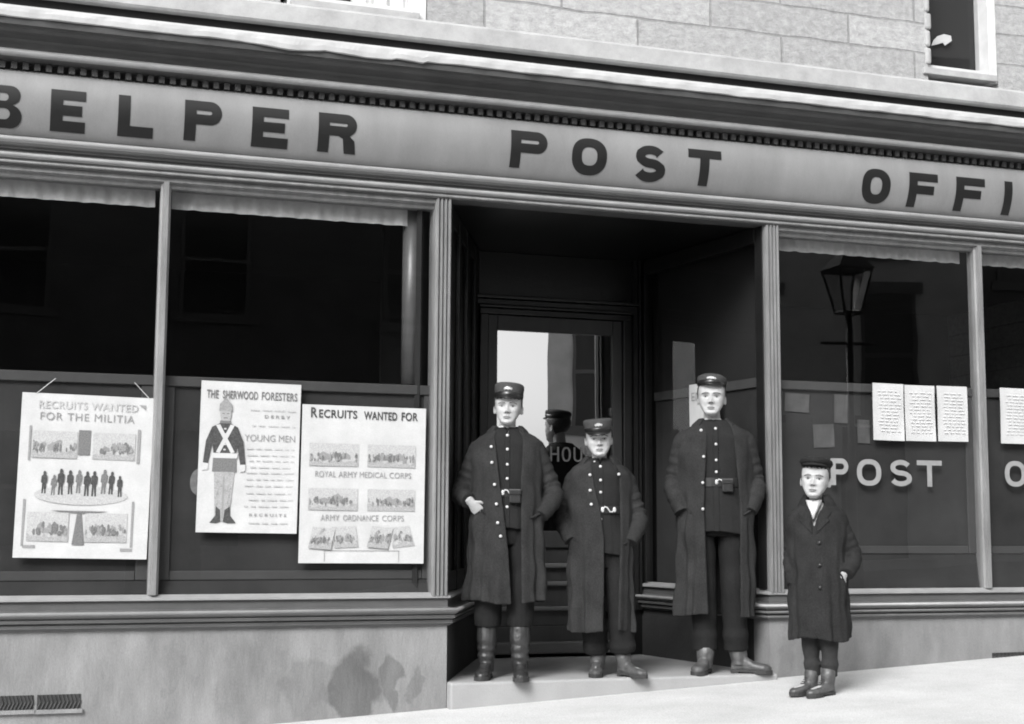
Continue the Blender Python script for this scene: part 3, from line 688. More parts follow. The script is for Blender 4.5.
for i in range(10):
    figure(m, .135 + i * .0415 + rnd.uniform(-.006, .006), .33 + rnd.uniform(-.008, .008), rnd.uniform(.105, .135), -.0045 - .0001 * i, 1 + (i % 3 == 1), rnd)
m.build('soldier_row', ['ink_pale', 'ink', 'ink_mid'], r, recalc=False)
m = MB(); m.tube([(.07, -.003, .848), (.16, -.002, .93)], .002, 5); m.tube([(.64, -.003, .848), (.56, -.002, .93)], .002, 5); m.build('hanging_string', 'paper', r)

# sherwood foresters poster
r = poster('recruiting_poster', .861, .814, .540, .813, .6, 'narrow recruiting poster with one tall soldier in dark tunic and white crossbelts', 'poster', 2)
l = MB()
for wd, xa, ww in (('THE', .03, .062), ('SHERWOOD', .115, .19), ('FORESTERS', .325, .195)): put_text(l, wd, xa, .720, ww, .045, -.004, .018, 1.05)
l.build('lettering', 'ink_mid', r, recalc=False)
l = MB(); put_text(l, 'DERBY', .345, .622, .14, .017, -.004, .03, 1.6); put_text(l, 'YOUNG MEN', .24, .495, .275, .036, -.004, 0, 1.0); put_text(l, 'RECRUITS', .28, .09, .20, .015, -.004, .02, 1.6)
l.build('lettering', 'ink_grey', r, recalc=False)
m = MB(); rnd = random.Random(5)
for z in (.66, .575, .45, .415, .385, .35, .32, .285, .25, .21, .175, .14, .05):
    x = .25 + rnd.uniform(0, .03)
    while x < .5: w = rnd.uniform(.02, .06); quad(m, x, z, min(x + w, .515), z + .006, -.0036); x += w + .014
m.build('small_print', 'ink_pale', r, recalc=False)
m = MB(); y = -.004; cx = .135
def PP(pts, dy, mi): m.poly([(cx + a, y - dy, b) for a, b in pts], mi)
PP([(-.055, .065), (-.03, .085), (-.04, .06), (.07, .06), (.04, .09), (.055, .30), (.06, .34), (-.055, .34), (-.05, .30), (-.04, .09)], 0, 1)      # trousers
PP([(-.035, .085), (-.008, .085), (-.01, .12), (-.035, .14)], .0005, 2); PP([(.01, .085), (.045, .085), (.04, .14), (.012, .12)], .0005, 2)
PP([(-.065, .052), (-.03, .05), (-.008, .058), (-.008, .09), (-.035, .09)], .001, 2); PP([(.005, .058), (.03, .05), (.075, .052), (.045, .09), (.01, .09)], .001, 2)
PP([(-.062, .325), (.068, .325), (.064, .40), (-.058, .40)], .001, 3)                        # skirt of tunic
PP([(-.055, .40), (.06, .40), (.072, .50), (.068, .565), (.03, .585), (-.03, .585), (-.07, .565), (-.065, .48)], .001, 2)    # chest
PP([(-.07, .565), (-.10, .49), (-.112, .37), (-.085, .365), (-.07, .45), (-.052, .53)], .0013, 2); PP([(.068, .565), (.10, .49), (.115, .365), (.088, .36), (.07, .45), (.055, .53)], .0013, 2)
PP([(-.115, .33), (-.085, .335), (-.083, .368), (-.112, .372)], .0018, 0); PP([(.085, .325), (.115, .33), (.115, .366), (.088, .364)], .0018, 0)
PP([(-.066, .398), (.07, .398), (.072, .425), (-.064, .425)], .0018, 0)                      # belt
PP([(-.05, .575), (-.028, .58), (.055, .43), (.035, .425)], .0020, 0); PP([(.05, .575), (.028, .58), (-.045, .43), (-.025, .425)], .0023, 0)
PP([(-.03, .585), (.03, .585), (.028, .60), (-.028, .60)], .0018, 3)
PP([(-.024, .60), (.024, .60), (.03, .635), (.026, .655), (-.026, .655), (-.03, .635)], .0018, 1)  # face
PP([(-.036, .652), (.036, .652), (.032, .69), (.012, .71), (.004, .725), (-.006, .725), (-.014, .71), (-.034, .69)], .0022, 4)
PP([(-.004, .075), (.006, .075), (.008, .30), (-.002, .30)], .0006, 4)
for k in range(16):
    a_, b_ = rnd.uniform(-.05, .04), rnd.uniform(.13, .31); PP([(a_, b_), (a_ + rnd.uniform(.006, .018), b_ + .004), (a_ + .010, b_ + rnd.uniform(.012, .03))], .0007 + k * .00002, 4)
for k in range(5): PP([(-.006, .44 + k * .028), (.006, .44 + k * .028), (.006, .448 + k * .028), (-.006, .448 + k * .028)], .0030, 0)
PP([(-.012, .612), (.012, .612), (.010, .618), (-.010, .618)], .0026, 3); PP([(-.018, .636), (-.006, .636), (-.006, .641), (-.018, .641)], .0026, 3); PP([(.006, .636), (.018, .636), (.018, .641), (.006, .641)], .0026, 3)
m.build('printed_soldier', ['paper', 'ink_wash', 'ink', 'ink_mid', 'ink_grey'], r, recalc=False)

# RAMC / ordnance poster
r = poster('recruiting_poster', 1.414, .650, .702, .866, .3, 'recruiting poster headed recruits wanted for, with eight pictures of army corps', 'poster', 3)
l = MB(); put_text(l, 'R', .048, .795, .036, .056, -.004, .02); put_text(l, 'ECRUITS', .092, .795, .215, .046, -.004, .02, 1.05); put_text(l, 'WANTED', .345, .793, .19, .046, -.004, .02, 1.05); put_text(l, 'FOR', .56, .793, .095, .048, -.004, .02, 1.05)
l.build('headline_lettering', 'ink', r, recalc=False)
l = MB()
x = .08
for wd, ww in (('ROYAL', .115), ('ARMY', .105), ('MEDICAL', .155), ('CORPS', .125)): put_text(l, wd, x, .470, ww, .032, -.004, .0, 1.0); x += ww + .014
x = .115
for wd, ww in (('ARMY', .105), ('ORDNANCE', .20), ('CORPS', .125)): put_text(l, wd, x, .232, ww, .032, -.004, .0, 1.0); x += ww + .02
l.build('lettering', 'ink_grey', r, recalc=False)
photo(r, .045, .53, .275, .125, 21); photo(r, .37, .53, .275, .125, 22, 0, 2); photo(r, .045, .288, .275, .12, 23); photo(r, .375, .288, .27, .12, 24)
photo(r, .05, .082, .125, .115, 25, .2, 3); photo(r, .195, .082, .135, .115, 26, -.15, 0); photo(r, .375, .09, .12, .115, 27, .25, 3); photo(r, .525, .085, .125, .11, 28, -.3, 3)
m = MB()
for a in ((.14, .068, .56, .071), (.14, .008, .143, .068), (.557, .008, .56, .068)): quad(m, *a, -.004)
m.build('ruled_box', 'ink_grey', r, recalc=False)

def notice(x, z, w, h, tilt, label, seed, group=None, lines=True, **kw):
    r = poster('paper_notice', x, z, w, h, tilt, label, 'notice', seed, .004, group, **kw)
    m = MB(); rnd = random.Random(seed)
    zz = h - .05
    while zz > .04 and lines:
        xx = .03 + rnd.uniform(0, .03)
        while xx < w - .05:
            ww = rnd.uniform(.015, .05); quad(m, xx, zz, min(xx + ww, w - .025), zz + .006, -.0075); xx += ww + .012
        zz -= .021
    if lines: m.build('print', 'linen', r, recalc=False)
    return r
NG = 'white notices in the right window'
notice(5.020, 1.409, .225, .360, .6, 'white printed notice at the left end of the close row of three in the window', 31, NG)
notice(5.256, 1.409, .222, .355, -.2, 'white printed notice in the middle of the close row of three in the window', 32, NG)
notice(5.497, 1.412, .226, .355, -.4, 'white printed notice beside the mullion, last of the row of three', 33, NG)
notice(5.972, 1.410, .235, .362, .1, 'white printed notice alone at the edge of the photo past the mullion', 34, NG)
# notice on the porch side window, behind the tall man
ang = math.atan2(d2.y, d2.x)
pp = o2 + d2 * ((Vector((4.12, .83, 0)) - o2).dot(d2)) + n2 * .0
r = poster('paper_notice', 0, 0, .34, .42, 0, 'white notice on the porch side window behind the tall man\'s head', 'notice', 35, .003, None, loc=(pp.x + n2.x * -.012, pp.y + n2.y * -.012, 1.375), rz=0)
r.rotation_euler = (0, 0, ang)
l = MB(); put_text(l, 'EM', .03, .31, .11, .055, -.006, .0); l.build('lettering', 'ink_grey', r, recalc=False)
# dim papers pinned to the display board, lower left of the right window
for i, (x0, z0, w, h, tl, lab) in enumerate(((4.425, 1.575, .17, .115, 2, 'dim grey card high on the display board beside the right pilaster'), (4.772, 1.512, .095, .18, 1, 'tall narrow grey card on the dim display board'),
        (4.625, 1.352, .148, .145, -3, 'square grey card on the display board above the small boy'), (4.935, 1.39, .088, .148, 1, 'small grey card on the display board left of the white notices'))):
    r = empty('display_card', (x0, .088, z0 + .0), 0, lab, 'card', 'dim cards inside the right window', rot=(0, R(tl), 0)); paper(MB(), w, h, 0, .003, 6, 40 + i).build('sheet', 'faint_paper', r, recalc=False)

# ------------------------------------------------------------------ the other side of the street (seen in the panes)
def house(name, x0, x1, h, label, mat, wins, yf=-13.2, dep=7, turn=0):
    g = gz((x0 + x1) / 2); r = empty(name, ((x0 + x1) / 2, yf, g), 0, label, 'building')
    inv = Matrix.Translation((-(x0 + x1) / 2, -yf, -g))
    def pt(mb, n, mt, pa=None):
        o = mb.build(n, mt, pa or r)
        if pa is None: o.matrix_parent_inverse = inv
        return o
    pt(MB().box(x0, x1, yf - dep, yf, g - 1.2, g + h), 'wall', mat)
    if turn:
        k = (x1 - x0) / 2; r.location = (x0 + k * math.cos(turn), yf + k * math.sin(turn), g); r.rotation_euler = (0, 0, turn)
    rr = MB(); ym = yf - dep / 2; e = .3
    rr.add([(x0 - .1, yf + e, g + h - .05), (x1 + .1, yf + e, g + h - .05), (x1 + .1, ym, g + h + 2.2), (x0 - .1, ym, g + h + 2.2), (x0 - .1, yf - dep - e, g + h - .05), (x1 + .1, yf - dep - e, g + h - .05)], [(0, 1, 2, 3), (3, 2, 5, 4), (0, 3, 4), (1, 5, 2), (0, 4, 5, 1)])
    ro = pt(rr, 'roof', 'slate'); ch = MB().box(x0 + .5, x0 + 1.3, ym - .3, ym + .3, g + h + 1, g + h + 3.2); ch.box(x0 + .44, x0 + 1.36, ym - .36, ym + .36, g + h + 3.2, g + h + 3.35); pt(ch, 'chimney', mat, ro)
    for (wx, wz, ww, wh) in wins:
        f = MB(); f.box(wx - .12, wx + ww + .12, yf, yf + .05, g + wz - .14, g + wz - .002); f.box(wx - .12, wx + ww + .12, yf, yf + .04, g + wz + wh, g + wz + wh + .2)
        for a in (wx, wx + ww - .06): f.box(a, a + .06, yf + .003, yf + .03, g + wz, g + wz + wh)
        f.box(wx + .06, wx + ww - .06, yf + .003, yf + .028, g + wz + wh / 2 - .03, g + wz + wh / 2 + .03)
        wo = pt(f, 'window', 'paint_mid'); pt(MB().box(wx + .06, wx + ww - .06, yf + .002, yf + .012, g + wz, g + wz + wh), 'pane', 'black_glass', wo)
    dx = x0 + (x1 - x0) * .62
    dd_ = pt(MB().box(dx, dx + 1.0, yf + .002, yf + .06, g + .02, g + 2.1), 'door', 'paint_dark'); pt(MB().ell((dx + .12, yf + .09, g + 1.0), (.03, .03, .03), 6), 'handle', 'brass', dd_)
house('stone_house', -8, 7.1, 7.2, 'long gritstone house across the street facing the shop', 'house', [(x, z, 1.0, 1.6) for x in (-6.5, -3.5, -.8, 2, 5) for z in (.9, 4.2)])
house('rendered_house', 8.62, 14.5, 6.8, 'pale rendered house across the street opposite the shop door', 'house_pale', [(9.05, 2.3, .75, 1.9), (10.5, 2.3, .8, 1.9), (12.6, 2.3, .9, 1.9), (9.3, 4.9, .8, 1.3), (12.6, 4.9, .8, 1.3)], turn=R(21))
house('stone_house', 15.6, 32, 7.4, 'gritstone house across the street, right of the pale rendered one', 'house', [(x, z, 1.0, 1.6) for x in (16, 19, 22, 25) for z in (.9, 4.2)])
# street lamp on the near kerb, mirrored in the right window
lx, ly = 7.72, -4.6; lg = gz(lx)
sl_ = empty('street_lamp', (lx, ly, lg), 0, 'black cast iron gas street lamp with a tapering glass lantern, mirrored in the window', 'street lamp')
LI = Matrix.Translation((-lx, -ly, -lg))
def lp(mb, n, mt, pa=None, **kw):
    o = mb.build(n, mt, pa or sl_, **kw)
    if pa is None: o.matrix_parent_inverse = LI
    return o
zc = 3.0
lp(MB().tube([(lx, ly, lg), (lx, ly, lg + .5), (lx, ly, lg + .55), (lx, ly, lg + 1.2), (lx, ly, lg + 1.25), (lx, ly, zc)], [.11, .09, .06, .05, .04, .035], 14), 'post', 'paint_black', smooth=True)
lp(MB().tube([(lx - .3, ly, zc - .3), (lx + .3, ly, zc - .3)], .015, 8), 'ladder_bar', 'paint_black')
fr = MB()
for sx in (-1, 1):
    for sy in (-1, 1): fr.tube([(lx + sx * .095, ly + sy * .095, zc), (lx + sx * .175, ly + sy * .175, zc + .45)], .014, 6)
for k, z in ((.095, zc), (.175, zc + .45)):
    for a, b in (((-k, -k), (k, -k)), ((k, -k), (k, k)), ((k, k), (-k, k)), ((-k, k), (-k, -k))): fr.tube([(lx + a[0], ly + a[1], z), (lx + b[0], ly + b[1], z)], .016, 6)
la = lp(fr, 'lantern', 'paint_black')
gl = MB(); k0, k1 = .090, .169
gl.loft([[(lx + a * k0, ly + b * k0, zc + .01) for a, b in ((-1, -1), (1, -1), (1, 1), (-1, 1))], [(lx + a * k1, ly + b * k1, zc + .44) for a, b in ((-1, -1), (1, -1), (1, 1), (-1, 1))]], False); lp(gl, 'lantern_glass', 'glass_up', la)
pn = MB(); pn.add([(lx + k0 + .004, ly - k0 * .8, zc + .03), (lx + k0 + .004, ly + k0 * .8, zc + .03), (lx + k1 + .004, ly + k1 * .8, zc + .42), (lx + k1 + .004, ly - k1 * .8, zc + .42)], [(0, 1, 2, 3)]); pn.add([(lx + k0 * .25, ly + k0 + .004, zc + .03), (lx + k0 * .95, ly + k0 + .004, zc + .03), (lx + k1 * .95, ly + k1 + .004, zc + .42), (lx + k1 * .50, ly + k1 + .004, zc + .42)], [(0, 1, 2, 3)]); lp(pn, 'pane_glint', 'sky_glint', la, recalc=False)  # white strips laid over the glass, painting its bright sky-lit side
lp(MB().loft([[(lx + a * k, ly + b * k, z) for a, b in ((-1, -1), (1, -1), (1, 1), (-1, 1))] for k, z in ((.205, zc + .46), (.08, zc + .60), (.055, zc + .65), (.07, zc + .67), (.02, zc + .75))]), 'lantern_cap', 'paint_black', la)

# ------------------------------------------------------------------ people
def interp(xs, ys, x): return float(np.interp(x, xs, ys))
TW = [0, .02, .08, .16, .25, .35, .45, .55, .65, .75, .85, .93, .98, 1.0]; WW = [.06, .112, .170, .226, .276, .312, .334, .346, .350, .342, .298, .226, .125, .02]
TF = [0, .04, .08, .14, .20, .28, .36, .44, .50, .58, .68, .78, .88, .95, 1.0]; FF = [.34, .405, .425, .415, .425, .425, .425, .415, .412, .440, .435, .40, .31, .19, .02]
TB = [0, .08, .16, .24, .32, .40, .50, .60, .70, .80, .90, .97, 1.0]; BBk = [-.10, -.04, .06, .17, .27, .36, .44, .475, .475, .43, .32, .17, .02]
def head_shape(H, jaw=1.0, nose=1.0, off=0.0, nz=64, nphi=80):
    """skull with face in head space: x right, -y forward, z from chin 0 to crown H"""
    rings = []
    for i in range(nz + 1):
        t = i / nz; t = .004 + .992 * (t - .06 * math.sin(2 * math.pi * t) / (2 * math.pi) * 1.0)
        w = interp(TW, WW, t) * (1 + (jaw - 1) * max(0, 1 - t / .5)); f = interp(TF, FF, t); b = interp(TB, BBk, t)
        yc = (b - f) / 2; ry = (b + f) / 2; ring = []
        for j in range(nphi):
            a = 2 * math.pi * j / nphi; s, c = math.sin(a), math.cos(a)
            e = .88 if c > 0 else .95
            x = w * math.copysign(abs(s) ** e, s); y = yc - ry * math.copysign(abs(c) ** (e * (.86 if c > 0 else 1)), c)
            if c > 0:
                G = lambda x0, t0, sx, st: math.exp(-((x - x0) / sx) ** 2 - ((t - t0) / st) ** 2)
                ax = abs(x); Gs = lambda x0, t0, sx, st: math.exp(-((ax - x0) / sx) ** 2 - ((t - t0) / st) ** 2)
                nh = interp([.295, .322, .352, .40, .50, .56, .62], [0, .085, .142, .112, .045, .016, 0], t) * nose
                ns = interp([.30, .36, .45, .60], [.060, .052, .036, .034], t)
                d = nh * math.exp(-(x / ns) ** 2) + .036 * nose * Gs(.064, .345, .026, .028)
                d -= .056 * Gs(.145, .508, .072, .044); d += .032 * Gs(.145, .495, .052, .026)
                d += .024 * Gs(.14, .590, .11, .026) + .016 * Gs(.21, .40, .07, .06) + .026 * G(0, .07, .080, .050)
                d += .026 * G(0, .224, .080, .015) + .030 * G(0, .180, .066, .017) - .022 * G(0, .201, .10, .0060) - .024 * G(0, .138, .09, .018) - .014 * G(0, .265, .020, .03)
                d -= .024 * Gs(.15, .235, .05, .07) + .014 * Gs(.095, .30, .02, .06)
                y -= d * (max(0, c) ** .35)
            n = Vector((s / max(w, .05), -c / max(ry, .05), 0)).normalized() if off else Vector((0, 0, 0))
            ring.append((x * H + n.x * off, y * H + n.y * off, t * H + off * (max(0, t - .8) / .2)))
        rings.append(ring)
    return rings
def hand_chain(mb, wrist, d, palm_n, curl, side, s=1.0):
    """palm with four unequal bent fingers and a thumb leaving the side of the palm near the wrist; d = direction to the fingers, palm_n = where the palm faces"""
    d = Vector(d).normalized(); n = Vector(palm_n); n = (n - d * n.dot(d)).normalized(); b = d.cross(n) * side      # b points to the thumb side
    w = Vector(wrist)
    mb.tube([w - d * .03 * s, w + d * .01 * s, w + d * .045 * s, w + d * .085 * s], [(.020 * s, .026 * s), (.018 * s, .030 * s), (.016 * s, .040 * s), (.013 * s, .040 * s)], 12, ref=tuple(n))
    for k, (o, L) in enumerate(((.034, .070), (.0115, .079), (-.0115, .074), (-.033, .058))):
        p = w + d * (.082 - .004 * abs(k - 1)) * s + b * o * s; pts = [p - d * .02 * s]; a = 0; q = p
        pts.append(q)
        for seg, fr in ((.45, .8), (.30, 1.1), (.25, .7)):
            a += curl * fr; dd = d * math.cos(a) + n * math.sin(a); q = q + dd * L * seg * s; pts.append(q)
        mb.tube(pts, [.0085 * s, .0088 * s, .0084 * s, .0078 * s, .0062 * s], 8)
    p = w + d * .022 * s + b * .026 * s; t1 = (d * .65 + b * .7 + n * .25).normalized(); t2 = (d * .9 + b * .25 + n * .35).normalized()
    mb.tube([p - b * .012 * s, p, p + t1 * .034 * s, p + t1 * .034 * s + t2 * .028 * s, p + t1 * .034 * s + t2 * .048 * s], [.012 * s, .0125 * s, .0105 * s, .0095 * s, .0070 * s], 8)
def boot_geo(mb, heel, toe, ankle_h, top, lean=(0, 0), shaft_r=.052, s=1.0, creases=0, rnd=random):
    """leather boot from sole to shaft top; heel and toe are points on the floor"""
    h, t = Vector(heel), Vector(toe); d = (t - h); L = d.length; d.normalize(); b = Vector((-d.y, d.x, 0)); rings = []
    for u, w, z1 in ((0, .016, .045), (.03, .027, .062), (.12, .034, .085), (.28, .034, .098), (.42, .034, .080), (.55, .040, .062), (.70, .045, .054), (.84, .042, .048), (.94, .030, .040), (1.0, .010, .030)):
        c = h + d * L * u; ring = []
        for k in range(14):
            a = 2 * math.pi * k / 14; x = math.cos(a); z = math.sin(a)
            ring.append(c + b * (w * s * math.copysign(abs(x) ** .8, x)) + Vector((0, 0, (z1 * s * .5) + z1 * s * .5 * math.copysign(abs(z) ** .8, z) + .008)))
        rings.append(ring)
    mb.loft(rings)
    a0 = h + d * L * .20; top = Vector(top); pts, rr = [], []; n = 14
    for i in range(n + 1):
        u = i / n; p = a0.lerp(Vector((top.x, top.y, a0.z)), u); p.z = .04 * s + (top.z - .04 * s) * u
        cr = creases * (.0065 * math.sin(u * 46)) * max(0, 1 - abs(u - .3) / .3)
        pts.append(p + d * .008 * math.sin(u * 3.1)); rr.append((.044 * s + (shaft_r - .044 * s) * min(1, max(0, (u - .12) / .5)) + cr))
    mb.tube(pts, rr, 18, ref=tuple(d))
    return d, b, L
def sole_geo(mb, heel, toe, s=1.0):
    h, t = Vector(heel), Vector(toe); d = (t - h); L = d.length; d.normalize(); b = Vector((-d.y, d.x, 0)); out = []
    prof = ((0, .022), (.05, .032), (.2, .036), (.4, .034), (.6, .044), (.75, .048), (.88, .042), (.97, .024), (1.02, .008))
    pts = [h + d * L * u + b * w * s for u, w in prof] + [h + d * L * u - b * w * s for u, w in prof[::-1]]
    mb.loft([[p + Vector((0, 0, .0065 if False else .010)) for p in pts], [p + Vector((0, 0, .022)) for p in pts]])
    hp = [h + d * L * u + b * w * s for u, w in prof[:3]] + [h + d * L * u - b * w * s for u, w in prof[:3][::-1]]
    mb.loft([[p + Vector((0, 0, .001)) for p in hp], [p + Vector((0, 0, .0098)) for p in hp]])
    fp = [h + d * L * u + b * w * s for u, w in prof[4:]] + [h + d * L * u - b * w * s for u, w in prof[4:][::-1]]
    mb.loft([[p + Vector((0, 0, .001)) for p in fp], [p + Vector((0, 0, .0098)) for p in fp]])
def coat_shell(levels, thick, seed, fold=.010, nphi=110, nz=56):
    """open shell round the body. levels: (z, xc, rx, ry, yc, front edge left x, front edge right x); left/right as seen"""
    L = np.array(levels, float); Z = L[:, 0]; rnd = random.Random(seed); ph = [rnd.uniform(0, 6) for _ in range(8)]
    zs = np.linspace(Z.max(), Z.min(), nz + 1); order = np.argsort(Z)
    def at(z): return [float(np.interp(z, Z[order], L[order, k])) for k in range(1, 7)]
    def pt(z, a, inset=0.0):
        xc, rx, ry, yc, eL, eR = at(z); u = (Z.max() - z) / (Z.max() - Z.min())
        s, c = math.sin(a), math.cos(a); e = .86
        amp = fold * u ** 1.3
        fd = min(1, min(abs(rx * s - eR), abs(rx * s - eL)) / .07) if c > 0 else 1
        amp *= fd
        r = 1 + (amp * (math.sin(5 * a + ph[0] + 1.5 * u) + .9 * math.sin(9 * a + ph[1] - 2 * u) + .8 * math.sin(15 * a + ph[2] + 1.2 * math.sin(3 * u + ph[4])) + .5 * math.sin(23 * a + ph[5] + u)) + .5 * fd * fold * math.sin(17 * u + 3 * a + ph[3]) * math.sin(2 * a + ph[6]) + .35 * fd * fold * math.sin(31 * u - 4 * a + ph[7])) / rx
        return Vector((xc + (rx - inset) * r * math.copysign(abs(s) ** e, s), yc - (ry - inset) * r * math.copysign(abs(c) ** e, c), z))
    def edge_angle(z, x):
        xc, rx, ry, yc, eL, eR = at(z); q = max(-.98, min(.98, (x - xc) / rx)); return math.asin(math.copysign(abs(q) ** (1 / .86), q))
    rings = []
    for z in zs:
        xc, rx, ry, yc, eL, eR = at(z); a0 = edge_angle(z, eR); a1 = 2 * math.pi + edge_angle(z, eL)
        hem = lambda a: Vector((0, 0, .010 * math.sin(3 * a + ph[2]) * max(0, (Z.max() - z) / (Z.max() - Z.min()) - .85) / .15)); aa = [a0 + (a1 - a0) * k / nphi for k in range(nphi + 1)]
        outer = [pt(z, a) + hem(a) for a in aa]; inner = [pt(z, a, thick) + hem(a) for a in aa]
        rings.append(outer + inner[::-1])
    front = lambda z, x: pt(z, edge_angle(z, x))
    mb = MB().loft(rings)
    return mb, front, at
def sleeve(mb, pts, rad, seed, wr=.006):
    rnd = random.Random(seed); P = [Vector(p) for p in pts]; sx = -1 if P[0].x < 0 else 1; P = [P[0] + Vector((-sx * .05, 0, -.020))] + [P[0] + Vector((-sx * .012, 0, -.018))] + P[1:]; rad = [rad[0] * .72] + list(rad); out, rr = [], []; n = 30
    seg = [0]
    for i in range(1, len(P)): seg.append(seg[-1] + (P[i] - P[i - 1]).length)
    for i in range(n + 1):
        s = seg[-1] * i / n; k = max(j for j in range(len(seg) - 1) if seg[j] <= s + 1e-9); u = (s - seg[k]) / (seg[k + 1] - seg[k])
        p = P[k].lerp(P[k + 1], u); r = rad[k] + (rad[k + 1] - rad[k]) * u
        el = math.exp(-((s - seg[len(seg) // 2]) / (.22 * seg[-1])) ** 2)
        r *= 1 + (wr / r) * (.35 + el) * math.sin(i * 1.9 + rnd.uniform(-.5, .5))
        out.append(p + Vector((rnd.uniform(-1, 1), rnd.uniform(-1, 1), 0)) * .0025); rr.append((r, r * .94))
    for _ in range(2): out = [out[0]] + [(out[i - 1] + out[i] * 2 + out[i + 1]) / 4 for i in range(1, len(out) - 1)] + [out[-1]]
    mb.tube(out, rr, 18)
def collar(mb, c, ri, ro, zi, zo, a0, a1, thick=.012, drop=0, n=40, sq=.85):
    """turned-down collar: band round the neck from front edge to front edge, falling outwards"""
    rings = []
    for k in range(n + 1):
        a = R(a0 + (360 + a1 - a0) * k / n); s, cc = math.sin(a), math.cos(a); fr = max(0, cc) ** 2
        def q(r, z, dz=0): return (c[0] + r * s, c[1] - r * sq * cc, z + dz)
        rings.append([q(ri, zi - .035), q(ri, zi), q(ri + thick * .8, zi + .010), q(ro * .86, (zi + zo) / 2 + .006), q(ro, zo - drop * fr), q(ro - .004, zo - thick - drop * fr), q(ro * .82, (zi + zo) / 2 - .010), q(ri + thick, zi - .03)])
    mb.loft(rings)
def buttons(parent, pts, r, mat='brass', nrm=(0, -1, 0)):
    for p in pts:
        b = MB(); b.ell(tuple(Vector(p) + Vector(nrm) * r * .35), (r, r * .55, r), 7); b.build('button', mat, parent, smooth=True)

